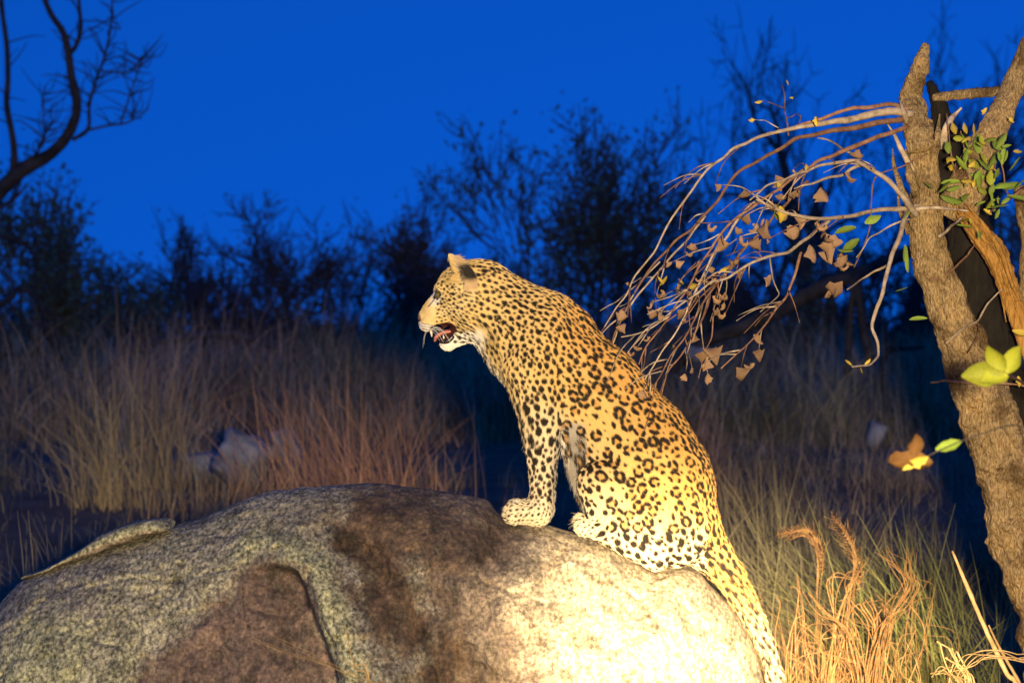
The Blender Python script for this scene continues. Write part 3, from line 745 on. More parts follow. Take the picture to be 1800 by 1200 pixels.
def log_thing(name, label, cat, pts, r, d, mat, seed=0, dd=0.0, sides=10, extra=()):
    root = empty(name, W(pts[0][0], pts[0][1], d).tolist()); tag(root, label, cat)
    mb = MB(); mb.add(*px_tube(pts, r, d, sides, None, .2, seed, dd)); mb.build('trunk', mat, root)
    for k, (p2, r2) in enumerate(extra):
        mb = MB(); mb.add(*px_tube(p2, r2, d, 6, None, .15, seed + k, dd)); mb.build('branch', mat, root)
log_thing('fallen_branch', 'long fallen branch arching low over the grass', 'branch', [(160, 700), (190, 650), (250, 608), (330, 592), (400, 586), (450, 597), (500, 618), (535, 650), (560, 700)], [4, 5, 6, 6, 6, 5, 4, 3], 30, m_bgwood, 1, 0, 10, [([(470, 605), (500, 640), (520, 690)], [4, 3, 2]), ([(250, 608), (220, 560), (205, 530)], [3, 2, 1])])
log_thing('bent_stem', 'black stem bent into a loop among the left bushes', 'branch', [(-60, 560), (0, 537), (22, 520), (32, 508), (60, 518), (78, 545), (88, 590), (105, 640)], [6, 6, 6, 6, 6, 7, 8, 9], 34, m_dark_bark, 2, 0, 10, [([(80, 560), (70, 600), (55, 622), (0, 622)], [4, 4, 4, 4]), ([(35, 510), (38, 560), (50, 600)], [2.5, 2.5, 2]), ([(-60, 430), (0, 415), (45, 430), (70, 460)], [5, 5, 4, 3])])
log_thing('leaning_trunk', 'thick dark dead trunk leaning low behind the hanging leaves', 'tree trunk', [(1180, 650), (1240, 600), (1310, 572), (1380, 540), (1440, 508), (1510, 480), (1590, 446), (1680, 400)], [9, 11, 13, 14, 14, 13, 12, 10], 24, m_dark_bark, 3, 0, 14, [([(1505, 480), (1512, 540), (1530, 640)], [9, 8, 8]), ([(1500, 482), (1495, 560), (1488, 660)], [6, 6, 7])])
log_thing('crooked_branch', 'short crooked dark branch poking from grass left of the snapped trunk', 'branch', [(1548, 690), (1550, 640), (1565, 616), (1600, 612), (1628, 610)], [5, 5, 5, 4, 2], 24, m_dark_bark, 4, 0, 8, [([(1555, 630), (1560, 570), (1585, 560)], [4, 3, 1])])

# pale stones in the grass
m_stone = mottled('pale weathered stone', [(.12, .12, .12), (.28, .28, .27), (.46, .45, .42)], 8, .9, .8, 30)
def stone(name, label, px, py, d, rx, ry, rz, seed, tilt=0):
    n, k = 22, 30
    th = np.linspace(.02, math.pi - .02, n)[:, None]; ph = np.linspace(0, 2 * math.pi, k, endpoint=False)[None, :]
    U = np.stack([np.sin(th) * np.cos(ph), np.sin(th) * np.sin(ph), np.cos(th) * np.ones_like(ph)], -1).reshape(-1, 3)
    s = np.abs(U).max(1) ** -.5
    V = U * s[:, None] * (1 + .22 * fbm(U, 1.6, 4, seed))[:, None] * np.array([rx, ry, rz])
    c_, s_ = math.cos(R(tilt)), math.sin(R(tilt))
    V = np.stack([V[:, 0] * c_ + V[:, 2] * s_, V[:, 1], -V[:, 0] * s_ + V[:, 2] * c_], -1)
    i = np.arange(n - 1)[:, None] * k; j = np.arange(k)[None, :]
    Fc = np.stack([i + j, i + k + j, i + k + (j + 1) % k, i + (j + 1) % k], -1).reshape(-1, 4)
    o = obj(name, mesh_of(name, V, Fc, m_stone)); o.location = W(px, py, d).tolist()
    tag(o, label, 'rock')
stone('stone', 'pale humped stone lying in the dry grass behind the boulder', 428, 808, 17, .17, .14, .15, 2, 25)
stone('stone', 'upright bluish grey stone leaning beside the humped stone', 514, 806, 17, .08, .08, .19, 4, -22)
stone('stone', 'low grey stone trailing left of the humped stone', 350, 822, 18.3, .18, .14, .10, 5, 0)
stone('stone', 'small pale stone in dark grass left of the snapped trunk', 1540, 765, 19, .055, .06, .085, 6, 20)
stone('stone', 'dim grey stone half hidden at the foot of the leaning trunk', 1225, 622, 24, .10, .1, .07, 7, 0)

# ------------------------------------------------------------------ grass
def blades(base, H, lean, az, width, rg, rows=4, curve=1.0):
    """strips of quads: base (n,3)"""
    n = len(base)
    t = np.linspace(0, 1, rows + 1)
    dirx, diry = np.cos(az), np.sin(az)
    hor = (H * np.sin(lean))[:, None] * (t ** (1 + curve))[None, :]
    ver = (H * np.cos(lean * .7))[:, None] * (t - .18 * curve * np.abs(np.sin(lean))[:, None] * t ** 2)
    P = np.stack([base[:, 0:1] + dirx[:, None] * hor, base[:, 1:2] + diry[:, None] * hor, base[:, 2:3] + ver], -1)
    wa = rg.uniform(-1.2, 1.2, n)
    S = np.stack([np.cos(wa), np.sin(wa), np.zeros(n)], -1)
    wv = width[:, None] * (1 - t ** 2 * .85)[None, :]
    V = np.stack([P - S[:, None, :] * wv[:, :, None], P + S[:, None, :] * wv[:, :, None]], 2).reshape(-1, 3)
    k = rows + 1
    i = (np.arange(n) * k * 2)[:, None] + (np.arange(rows) * 2)[None, :]
    return V, np.stack([i, i + 1, i + 3, i + 2], -1).reshape(-1, 4)

m_grass, t, b = new_mat('dry veld grass', .85, .1)
a_ = t.nodes.new('ShaderNodeAttribute'); a_.attribute_name = 'tone'
t.links.new(a_.outputs['Color'], b.inputs['Base Color'])
def grass_obj(name, V, Fc, tone, parent=None):
    me = mesh_of(name, V, Fc, m_grass)
    at = me.color_attributes.new('tone', 'FLOAT_COLOR', 'POINT')
    at.data.foreach_set('color', np.hstack([tone, np.ones((len(tone), 1))]).astype(np.float32).ravel())
    return obj(name, me, parent)
rg = np.random.default_rng(5)
def field(n, y0, y1, hmin, hmax, wd, seed):
    rg = np.random.default_rng(seed)
    nt = n // 16
    ty = y0 + (y1 - y0) * rg.random(nt) ** 1.25
    tx = rg.uniform(-.5, .5, nt) * (ty * .40 + 1.5)
    P = np.stack([tx, ty, np.zeros(nt)], -1)
    dens = fbm(P, .8, 3, 8)
    keep = rg.random(nt) < np.clip(.62 + dens * 1.1, .15, 1)
    tx, ty, dens = tx[keep], ty[keep], dens[keep]
    m = 16
    bx = (tx[:, None] + rg.normal(0, .15, (len(tx), m))).ravel(); by = (ty[:, None] + rg.normal(0, .15, (len(tx), m))).ravel()
    ok = ~((np.abs(bx + .55) < 1.75) & (by < 9.1))
    h0 = np.repeat((hmin + (hmax * 1.25 - hmin) * rg.random(len(tx)) ** 2.0) * (1 + .5 * dens) * np.interp(ty, [9, 11, 14], [.45, .6, 1]), m)
    bx, by, h0 = bx[ok], by[ok], h0[ok]
    nn = len(bx)
    H = h0 * rg.uniform(.45, 1.15, nn)
    az = rg.uniform(0, 6.28, nn); lean = np.abs(rg.normal(.55, .5, nn))
    base = np.stack([bx, by, ground_z(bx, by) - .03], -1)
    V, Fc = blades(base, H, lean, az, wd * rg.uniform(.5, 1.2, nn) * (1 + by / 40), rg, 4, 1.5)
    cn = vnoise(base, .7, 3) * .5 + .5
    straw = np.array([.36, .25, .14]); grey = np.array([.20, .18, .13]); rust = np.array([.40, .21, .11]); olive = np.array([.17, .17, .075])
    k = cn[:, None]; tone = straw * k + grey * (1 - k)
    r_ = (vnoise(base, .45, 13) > .15)[:, None]; tone = np.where(r_, tone * .5 + rust * .5, tone)
    o_ = ((vnoise(base, .5, 23) > .2) | (bx > .8) & (by < 13))[:, None]; tone = np.where(o_, tone * .45 + olive * .55, tone)
    tuft_t = np.repeat(.35 + 1.15 * rg.random(len(tx)) ** 1.6, m)[ok]
    tone = tone * tuft_t[:, None] * rg.uniform(.6, 1.25, (nn, 1)) * np.interp(by, [9, 12, 15, 22, 40], [.5, .7, 1.15, 1.6, 2.0])[:, None]  # blade colour rises with distance, painting in light the far grass lacks
    return V, Fc, np.repeat(tone, 10, 0)
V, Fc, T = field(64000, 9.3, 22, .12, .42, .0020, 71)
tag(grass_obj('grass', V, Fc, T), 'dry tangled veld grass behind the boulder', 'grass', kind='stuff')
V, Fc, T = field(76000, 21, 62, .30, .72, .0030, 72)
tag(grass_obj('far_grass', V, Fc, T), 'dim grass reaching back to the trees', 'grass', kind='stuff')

# far-off scrub closing the horizon all round the clearing
rgw = np.random.default_rng(99)
n = 15000
sx_ = rgw.uniform(-70, 70, n); sy_ = rgw.uniform(75, 115, n)
base = np.stack([sx_, sy_, ground_z(sx_, sy_) - .05], -1)
hs = (.8 + .6 * fbm(base, .09, 3, 44)) * rgw.uniform(.5, 1.15, n)
V, Fc = blades(base, np.clip(hs, .3, 3.2), np.abs(rgw.normal(.25, .3, n)), rgw.uniform(0, 6.28, n), rgw.uniform(.012, .05, n), rgw, 4, 1.2)
tag(grass_obj('far_scrub', V, Fc, np.repeat(np.array([.085, .085, .075]) * rgw.uniform(.6, 1.3, (n, 1)), 10, 0)), 'far-off low scrub along the horizon', 'scrub', kind='stuff')

# single tussocks that stand out
def tussock(label, px, d, h_px, n, spread, col, lean_dir, seed, lean=.35, group=None):
    rg = np.random.default_rng(seed)
    x = (px - 900) / F * d; z = float(ground_z(x, d))
    root = empty('grass_tussock', (x, d, z)); tag(root, label, 'grass', group)
    H = h_px * d / F
    base = np.stack([x + rg.normal(0, spread, n), d + rg.normal(0, spread, n), np.full(n, z - .03)], -1)
    az = rg.normal(lean_dir, 1.2, n)
    V, Fc = blades(base, H * rg.uniform(.45, 1.1, n), np.abs(rg.normal(lean, .34, n)), az, np.full(n, .0027) * rg.uniform(.6, 1.3, n), rg, 5)
    tone = np.array(col) * rg.uniform(.6, 1.3, (n, 1))
    grass_obj('blades', V, Fc, np.repeat(tone, 12, 0), root)['kind'] = 'stuff'
tussock('tall rust orange grass tussock sweeping left behind the boulder crest', 655, 15.5, 310, 330, .22, (.66, .35, .17), 2.8, 1, .5)
tussock('rust orange grass clump next to the sweeping tussock', 560, 16.5, 280, 220, .22, (.60, .32, .15), 2.4, 2, .5)
tussock('golden grass fringe growing in front of the humped stone', 412, 16.2, 110, 240, .22, (.60, .38, .16), 1.0, 3, .5)
tussock('golden grass clump right of the humped stone', 468, 15.6, 170, 150, .10, (.60, .36, .16), .8, 4, .45)
tussock('pale yellow grass clump with drooping stems left of the stones', 205, 17, 310, 170, .18, (.56, .42, .18), 2.6, 5, .5)
tussock('thin straw clump between the pale yellow clump and the stones', 275, 18, 260, 120, .12, (.40, .29, .14), 1.4, 6, .3)
tussock('grey dry clump in the shadow beside the rock flake', 95, 11.5, 330, 200, .13, (.28, .24, .17), 2.0, 7, .4)
tussock('olive green grass clump drooping at the snapped trunk foot', 1650, 10.8, 440, 420, .17, (.25, .25, .08), 2.7, 8, .6)
tussock('pale tangled grass clump close behind the leopard tail', 1375, 12.4, 380, 420, .15, (.20, .175, .10), 2.2, 9, .65)
tussock('thin grass clump between the tangled clump and the olive clump', 1500, 12.0, 340, 220, .13, (.17, .145, .095), 1.6, 10, .5)
tussock('bent straw clump poking over the boulder crest before the leopard', 735, 12.5, 330, 60, .10, (.42, .25, .13), 2.4, 11, .7)
# ------------------------------------------------------------------ leopard
# modelled in photograph pixels at 8 m: x right, y away from the viewer, z = -py
PXM = 8.0 / F
def l2w(Pn):
    Pn = np.asarray(Pn, float)
    o = np.empty_like(Pn)
    o[..., 0] = (Pn[..., 0] - 900) * PXM
    o[..., 1] = 8.0 + Pn[..., 1] * PXM
    o[..., 2] = CAMZ + (Pn[..., 2] + 600) * PXM
    return o

def seg_d(P, a, b, r1, r2, ys=1.0):
    """tapered capsule; ys squeezes it sideways (depth)"""
    a = np.array(a, float); b = np.array(b, float)
    Q = P.copy()
    ab = b - a
    t0 = np.clip(((Q[:, 0] - a[0]) * ab[0] + (Q[:, 2] - a[2]) * ab[2]) / (ab[0] ** 2 + ab[2] ** 2 + 1e-9), 0, 1)
    dx = Q[:, 0] - (a[0] + t0 * ab[0])
    dz = Q[:, 2] - (a[2] + t0 * ab[2])
    dy = (Q[:, 1] - (a[1] + t0 * ab[1])) / ys
    d = np.sqrt(dx * dx + dy * dy + dz * dz) - (r1 + t0 * (r2 - r1))
    return d * min(1.0, .55 + .45 * ys)

def ell_d(P, c, r, ang=0.0):
    """ellipsoid, r = (long, depth, short) turned by ang degrees in the picture plane"""
    c = np.array(c, float)
    X = P - c
    ca, sa = math.cos(R(ang)), math.sin(R(ang))
    x = X[:, 0] * ca + X[:, 2] * sa
    z = -X[:, 0] * sa + X[:, 2] * ca
    q = np.sqrt((x / r[0]) ** 2 + (X[:, 1] / r[1]) ** 2 + (z / r[2]) ** 2)
    g = np.sqrt((x / r[0] ** 2) ** 2 + (X[:, 1] / r[1] ** 2) ** 2 + (z / r[2] ** 2) ** 2) + 1e-9
    return q * (q - 1) / g

def smin(a, b, k):
    h = np.clip(.5 + .5 * (b - a) / k, 0, 1)
    return b + (a - b) * h - k * h * (1 - h)

def smax(a, b, k):
    return -smin(-a, -b, k)

def p3(px, py, d=0.0):
    return (px, d, -py)

EAR_C, EAR_R, EAR_A = (815, 490, -45), (43, 17, 20), 121
CUP_C, CUP_R = (802, 486, -46), (42, 15, 18)
def leopard_sdf(P):
    S = seg_d
    # trunk along the spine
    f = S(P, p3(852, 527), p3(938, 596), 64, 84, .80)
    f = smin(f, S(P, p3(938, 596), p3(1045, 690), 84, 84, .92), 20)
    f = smin(f, S(P, p3(1045, 690), p3(1120, 790), 84, 95, .90), 16)
    f = smin(f, S(P, p3(1120, 790), p3(1155, 852), 95, 99, .88), 16)
    f = smin(f, S(P, p3(1155, 852), p3(1192, 917), 97, 74, .86), 16)
    f = smin(f, S(P, p3(972, 566), p3(1000, 582), 44, 44, .62), 18)       # withers
    f = smin(f, S(P, p3(1062, 755), p3(1085, 850), 80, 72, .80), 20)      # belly
    f = smin(f, S(P, p3(908, 612), p3(944, 690), 46, 38, .9), 10)         # breast
    # tail
    tl = [(1236, 955, 44), (1279, 1006, 26), (1303, 1046, 21), (1327, 1090, 17), (1345, 1130, 14), (1362, 1186, 12),
          (1376, 1240, 11), (1392, 1300, 10.5), (1420, 1360, 10), (1462, 1392, 9.5)]
    for (x0, y0, r0), (x1, y1, r1) in zip(tl, tl[1:]):
        f = smin(f, S(P, p3(x0, y0, 4), p3(x1, y1, 4), r0, r1), 9)
    for s in (-1, 1):
        dx = 0 if s < 0 else 5
        # shoulder, upper arm, forearm, paw
        f = smin(f, ell_d(P, p3(952 + dx, 620, 54 * s), (80, 34, 42), 76), 10)
        f = smin(f, S(P, p3(934 + dx, 648, 58 * s), p3(952 + dx, 735, 55 * s), 50, 35, .75), 10)
        f = smin(f, S(P, p3(968 + dx, 705, 52 * s), p3(972 + dx, 735, 52 * s), 24, 17, .8), 9)   # elbow
        leg = S(P, p3(951 + dx, 738, 52 * s), p3(951 + dx, 785, 50 * s), 34, 28, .85)
        leg = smin(leg, S(P, p3(951 + dx, 785, 50 * s), p3(953 + dx, 838, 49 * s), 28, 20.5, .92), 6)
        leg = smin(leg, S(P, p3(953 + dx, 838, 49 * s), p3(951 + dx, 872, 48 * s), 20.5, 19), 6)
        leg = smin(leg, S(P, p3(950 + dx, 878, 48 * s), p3(947 + dx, 897, 48 * s), 20, 23, 1.05), 8)
        leg = smin(leg, S(P, p3(945 + dx, 898, 48 * s), p3(912 + dx, 899, 50 * s), 21, 18, 1.35), 8)
        for k, (tx, td) in enumerate(((904, -22), (898, -8), (898, 8), (904, 22))):
            leg = smin(leg, ell_d(P, p3(tx + dx, 899, 50 * s + td), (14, 8.5, 18)), 4)
        f = smin(f, leg, 10)
        # thigh, knee, shin, hind foot
        th = S(P, p3(1054, 842, 74 * s), p3(1150, 903, 60 * s), 37, 86, .52)
        th = smin(th, S(P, p3(1150, 900, 62 * s), p3(1185, 930, 52 * s), 82, 62, .55), 10)
        th = smin(th, S(P, p3(1056, 850, 78 * s), p3(1066, 914, 80 * s), 39, 28, .6), 9)
        th = smin(th, S(P, p3(1150, 978, 72 * s), p3(1052, 931, 82 * s), 20, 15, 1.0), 7)
        th = smin(th, S(P, p3(1050, 925, 84 * s), p3(1028, 922, 86 * s), 16, 14, 1.3), 6)
        for td in (-17, -6, 6, 17):
            th = smin(th, ell_d(P, p3(1019 + abs(td) * .3, 922, 86 * s + td), (12, 7, 14)), 3)
        f = smin(f, th, 8)
    for s in (-1, 1):                     # groove behind the shoulder and elbow
        f = smax(f, -S(P, p3(984, 612, 92 * s), p3(996, 700, 96 * s), 5, 15, 1.0), 9)
        f = smax(f, -S(P, p3(996, 700, 96 * s), p3(994, 800, 74 * s), 15, 10, 1.0), 9)
    # head
    h = ell_d(P, p3(816, 512), (50, 49, 49))
    h = smin(h, ell_d(P, p3(842, 512), (50, 50, 54)), 14)
    h = smin(h, S(P, p3(800, 531), p3(771, 549), 43, 27, .92), 10)
    h = smin(h, S(P, p3(774, 535), p3(750, 555), 21, 13, 1.0), 7)        # bridge to nose
    h = smin(h, S(P, p3(765, 559), p3(750, 569), 21, 13.5, 1.25), 7)     # upper lip
    h = smin(h, ell_d(P, p3(826, 552), (34, 50, 30), -20), 14)           # cheeks
    for s in (-1, 1):
        h = smin(h, ell_d(P, p3(754, 570, 11 * s), (15, 12, 13), 10), 4)   # whisker pads
        h = smin(h, ell_d(P, p3(775, 504, 25 * s), (15, 10, 9), 50), 6)    # brow
        h = smax(h, -ell_d(P, p3(764, 519, 29 * s), (13, 7, 6), 35), 4)    # eye socket
    j = S(P, p3(826, 574), p3(789, 601), 25, 13.5, .95)                   # lower jaw
    j = smin(j, ell_d(P, p3(786, 602), (13, 15, 13)), 5)
    h = smin(h, j, 7)
    # open mouth, cut from the front and both cheeks; a core stays as palate and throat
    mo = ell_d(P, p3(773, 584), (27, 60, 12.5), 18)
    mo = np.minimum(mo, ell_d(P, p3(755, 594), (16, 60, 9), 10))
    core = np.maximum(np.abs(P[:, 1]) - 17, 776 - P[:, 0])
    h = smax(h, -np.maximum(mo, -core), 3)
    h = smin(h, ell_d(P, p3(741, 556), (6, 10, 8), -30), 4)              # nose
    # ears: cupped shells opening forward
    for s in (-1, 1):
        E = P.copy(); E[:, 1] *= -s
        e = ell_d(E, p3(*EAR_C), EAR_R, EAR_A)
        e = np.maximum(e, -ell_d(E, p3(*CUP_C), CUP_R, EAR_A))
        e = smin(e, seg_d(E, p3(804, 470, -46), p3(790, 449, -47), 8, 2.5, .6), 4)
        h = smin(h, e, 4)
    f = smin(f, h, 16)
    return f

def surface_nets(fn, lo, hi, h, block=4):
    lo = np.array(lo, float)
    n = (np.ceil((np.array(hi) - lo) / (h * block)).astype(int)) * block + 1
    nb = (n - 1) // block
    B = np.stack(np.meshgrid(*[np.arange(k) for k in nb], indexing='ij'), -1).reshape(-1, 3)
    fc = fn(lo + (B + .5) * h * block)
    vol = np.empty(n, np.float32)
    big = np.where(fc < 0, -1e3, 1e3).reshape(nb)
    for ax in range(3): big = np.repeat(big, block, ax)
    vol[:] = 1e3
    vol[:-1, :-1, :-1] = big
    act = B[np.abs(fc) < h * block * 1.7]
    off = np.stack(np.meshgrid(*[np.arange(block + 1)] * 3, indexing='ij'), -1).reshape(-1, 3)
    pts = (act[:, None, :] * block + off[None]).reshape(-1, 3)
    key = (pts[:, 0] * n[1] + pts[:, 1]) * n[2] + pts[:, 2]
    key = np.unique(key)
    iz = key % n[2]; iy = (key // n[2]) % n[1]; ix = key // (n[1] * n[2])
    P = lo + np.stack([ix, iy, iz], -1) * h
    vals = np.concatenate([fn(P[k:k + 400000]) for k in range(0, len(P), 400000)])
    vol.reshape(-1)[key] = vals
    # cells
    s = vol < 0
    c = [(i, j, k) for i in (0, 1) for j in (0, 1) for k in (0, 1)]
    cnt = sum(s[i:n[0] - 1 + i, j:n[1] - 1 + j, k:n[2] - 1 + k].astype(np.int8) for i, j, k in c)
    cells = np.argwhere((cnt > 0) & (cnt < 8))
    idx = -np.ones(n - 1, np.int64)
    idx[tuple(cells.T)] = np.arange(len(cells))
    acc = np.zeros((len(cells), 3)); m = np.zeros(len(cells))
    for a in c:
        for ax in range(3):
            if a[ax]: continue
            b = list(a); b[ax] = 1
            va = vol[tuple((cells + a).T)]; vb = vol[tuple((cells + b).T)]
            x = (va < 0) != (vb < 0)
            t = np.where(x, va / np.where(va == vb, 1, va - vb), 0)
            p = cells + np.array(a, float); p[:, ax] += t
            acc[x] += p[x]; m[x] += 1
    V = lo + acc / m[:, None] * h
    Q = []
    for ax in range(3):
        u, v = (ax + 1) % 3, (ax + 2) % 3
        sl0 = [slice(None)] * 3; sl1 = [slice(None)] * 3
        sl0[ax] = slice(0, -1); sl1[ax] = slice(1, None)
        s0, s1 = s[tuple(sl0)], s[tuple(sl1)]
        e = np.argwhere(s0 != s1)
        e = e[(e[:, u] > 0) & (e[:, v] > 0) & (e[:, u] < n[u] - 1) & (e[:, v] < n[v] - 1)]
        flip = ~s0[tuple(e.T)]
        def cell(du, dv):
            q = e.copy(); q[:, u] += du; q[:, v] += dv
            return idx[tuple(q.T)]
        q = np.stack([cell(-1, -1), cell(0, -1), cell(0, 0), cell(-1, 0)], -1)
        q[flip] = q[flip][:, ::-1]
        Q.append(q)
    Q = np.concatenate(Q)
    return V, Q[(Q >= 0).all(1)]

def sdf_grad(fn, P, e=.6):
    G = np.empty_like(P)
    for ax in range(3):
        d = np.zeros(3); d[ax] = e
        G[:, ax] = fn(P + d) - fn(P - d)
    return G / (2 * e)

def project(fn, P, it=2):
    for _ in range(it):
        g = sdf_grad(fn, P)
        P = P - (fn(P) / np.maximum((g * g).sum(1), .15))[:, None] * g
    return P

def subdivide(V, Q):
    E = np.sort(np.stack([Q, np.roll(Q, -1, 1)], -1).reshape(-1, 2), 1)
    key = E[:, 0] * len(V) + E[:, 1]
    uk, inv = np.unique(key, return_inverse=True)
    ev = (V[uk // len(V)] + V[uk % len(V)]) / 2
    fv = V[Q].mean(1)
    inv = inv.reshape(-1, 4) + len(V)
    fi = np.arange(len(Q)) + len(V) + len(ev)
    NQ = np.stack([np.stack([Q[:, k], inv[:, k], fi, inv[:, k - 1]], -1) for k in range(4)], 1).reshape(-1, 4)
    return np.vstack([V, ev, fv]), NQ

V, Q = surface_nets(leopard_sdf, (715, -150, -1420), (1490, 150, -432), 3.4)
V = project(leopard_sdf, V, 2)
V, Q = subdivide(V, Q)
V = project(leopard_sdf, V, 1)
N = sdf_grad(leopard_sdf, V)
N /= np.linalg.norm(N, axis=1)[:, None] + 1e-9
X, D, Y = V[:, 0], V[:, 1], -V[:, 2]
near = np.abs(D)

# ---- flow of the coat: nearest bone's direction
bones = [((735, 560, 0), (835, 520, 0), (1, 0, .1), 1), ((835, 520, 0), (938, 596, 0), (.8, 0, -.6), 1.1),
         ((938, 596, 0), (1045, 690, 0), (.75, 0, -.66), 1.5), ((1045, 690, 0), (1120, 790, 0), (.6, 0, -.8), 1.6),
         ((1120, 790, 0), (1200, 920, 0), (.5, 0, -.86), 1.6), ((1236, 955, 4), (1303, 1046, 4), (.55, 0, -.83), .7),
         ((1303, 1046, 4), (1362, 1186, 4), (.4, 0, -.9), .6), ((1362, 1186, 4), (1462, 1392, 4), (.4, 0, -.9), .5)]
for s in (-1, 1):
    bones += [((934, 640, 60 * s), (952, 740, 60 * s), (.15, 0, -1), .8), ((952, 740, 52 * s), (951, 885, 48 * s), (0, 0, -1), .6),
              ((948, 898, 48 * s), (893, 899, 50 * s), (-1, 0, -.1), .5), ((1054, 842, 90 * s), (1180, 925, 80 * s), (.55, 0, -.83), 1.),
              ((1060, 920, 82 * s), (1018, 922, 86 * s), (-1, 0, -.1), .4)]
wsum = 0; FL = 0
for a, b, d, ww in bones:
    a = np.array((a[0], a[2], -a[1]), float); b = np.array((b[0], b[2], -b[1]), float)
    t = np.clip(((V - a) @ (b - a)) / ((b - a) @ (b - a)), 0, 1)
    dist = np.linalg.norm(V - (a + t[:, None] * (b - a)), axis=1) / (40 * ww)
    wt = 1 / (dist ** 4 + .02)
    FL = FL + wt[:, None] * np.array(d, float)
FL = FL - (FL * N).sum(1)[:, None] * N
FL /= np.linalg.norm(FL, axis=1)[:, None] + 1e-9
BI = np.cross(N, FL)

# ---- regions
nz1 = fbm(V, 1 / 26, 3, 3)
nz2 = fbm(V, 1 / 7, 3, 9)
spine = np.array([(833, 458), (878, 468), (936, 502), (989, 522), (1025, 562), (1098, 625), (1163, 693), (1207, 753), (1240, 808), (1267, 907), (1298, 991), (1342, 1083), (1372, 1182), (1440, 1392)], float)
sd = np.full(len(V), 1e9)
for a, b in zip(spine, spine[1:]):
    ab = b - a
    t = np.clip(((X - a[0]) * ab[0] + (Y - a[1]) * ab[1]) / (ab @ ab), 0, 1)
    sd = np.minimum(sd, np.hypot(X - a[0] - t * ab[0], Y - a[1] - t * ab[1]))
sd3 = np.hypot(sd, 0)                                   # distance below the back line
tail = (X > 1240) & (Y > 960 - (X - 1240) * .2) & (near < 60)
foreleg = (Y > 700) & (X < 1000) & (Y < 925) & (near < 110)
head = (X < 838 - np.clip(Y - 560, 0, 60) * .2) & (Y < 622)
neck = ~head & ((X - 838) + (Y - 600) * .45 < 130) & ~foreleg & (Y < 720)
haunch = (X > 1010) & (Y > 800 + np.clip(X - 1110, 0, 200) * .55) & (near > 55)

# ---- ground colour of the coat
back_c = np.array([.60, .33, .09]); side_c = np.array([.68, .445, .155]); neck_c = np.array([.66, .48, .20]); pale = np.array([.74, .62, .42]); white = np.array([.80, .75, .66])
k = sstep(10, 120, sd + nz1 * 14)[:, None]
C = back_c * (1 - k) + side_c * k
k = sstep(110, 200, sd + nz1 * 14)[:, None]
C = C * (1 - k) + (side_c * .5 + pale * .5) * k
C = C * (1 - .8 * sstep(180, 60, (X - 838) + (Y - 600) * .45)[:, None]) + neck_c * .8 * sstep(180, 60, (X - 838) + (Y - 600) * .45)[:, None]
def blend(C, m, col):
    m = np.clip(m, 0, 1)[:, None]
    return C * (1 - m) + np.asarray(col) * m
fcol = np.array([.66, .48, .20])
C = blend(C, sstep(850, 800, X) * (Y < 625), fcol)
C = blend(C, sstep(690, 790, Y) * foreleg * .75, pale)
C = blend(C, sstep(860, 900, Y) * ((X < 990) | (X < 1045) & (near > 60)), pale * 1.04)
C = blend(C, sstep(880, 980, Y + nz1 * 10) * (X < 1240) * .7, pale)
C = blend(C, sstep(1020, 1120, Y) * .5, pale)
C = blend(C, sstep(12, 4, np.abs((Y - 531) - (X - 753) * -1.45)) * (X < 772) * .5, (.50, .36, .15))
C = blend(C, head * sstep(-.1, .5, nz1) * .35, (.74, .62, .36))
# white: throat, chin, chest front, belly, inner legs, below the mouth
C = blend(C, sstep(572, 588, Y + (X - 835) * .12 + nz2 * 3) * (X < 862) * (X > 745) * sstep(858, 840, X) * sstep(612, 600, Y + (X - 860) * .3), white)
C = blend(C, sstep(12, 0, X - (857 + np.clip(Y - 600, 0, 300) * .42)) * (Y > 590) * (Y < 760) * sstep(40, 12, near) * .7, white)
C = blend(C, (X > 965) * (X < 1030) * (Y > 740) * (Y < 925) * sstep(75, 55, near), (.42, .37, .31))
C = blend(C, (near < 34) * foreleg * .8, white)
C = blend(C, sstep(16, 4, np.hypot(X - 765, (Y - 524) * .8)) * .8, white)          # pale under the eye
C = blend(C, sstep(10, 3, np.abs(Y - 574 - (X - 742) * .25)) * (X < 772) * (Y > 566), white * .92)

# ---- spots and rosettes, scattered over the skin
KIND = np.zeros(len(V), int)            # 0 plain spots 1 rosettes
SPC = np.full(len(V), 23.4); SZ = np.full(len(V), 6.7)
KIND[:] = 1
m = sd < 24; KIND[m] = 0; SPC[m] = 15.5; SZ[m] = 5.2
tr = (X - 838) + (Y - 600) * .45
m = (tr < 205) & ~foreleg & (Y < 760) & (X < 1085); KIND[m] = 0; SPC[m] = 15.2; SZ[m] = 4.9
m = neck; KIND[m] = 0; SPC[m] = 14.0; SZ[m] = 4.1
m = foreleg & (X < 992); KIND[m] = 0; SPC[m] = 20.5; SZ[m] = 6.2
m = foreleg & (Y > 815); SPC[m] = 14.5; SZ[m] = 4.6
m = foreleg & (Y > 872); SPC[m] = 10; SZ[m] = 2.3
m = haunch; KIND[m] = 1; SPC[m] = 22.5; SZ[m] = 6.5
m = (Y > 925) & (X > 1050) & (X < 1235); KIND[m] = 0; SPC[m] = 19; SZ[m] = 6.2
m = haunch & (X < 1050); KIND[m] = 0; SPC[m] = 17; SZ[m] = 5.6
m = (Y > 900) & (X < 1048) & (X > 990); KIND[m] = 0; SPC[m] = 10; SZ[m] = 2.2
m = tail; KIND[m] = 0; SPC[m] = 18; SZ[m] = 5.8
m = tail & (X > 1300); SPC[m] = 14.5; SZ[m] = 4.6
m = head; KIND[m] = 0; SPC[m] = 10.2; SZ[m] = 2.9
m = head & (X < 790); SPC[m] = 8.6; SZ[m] = 2.2
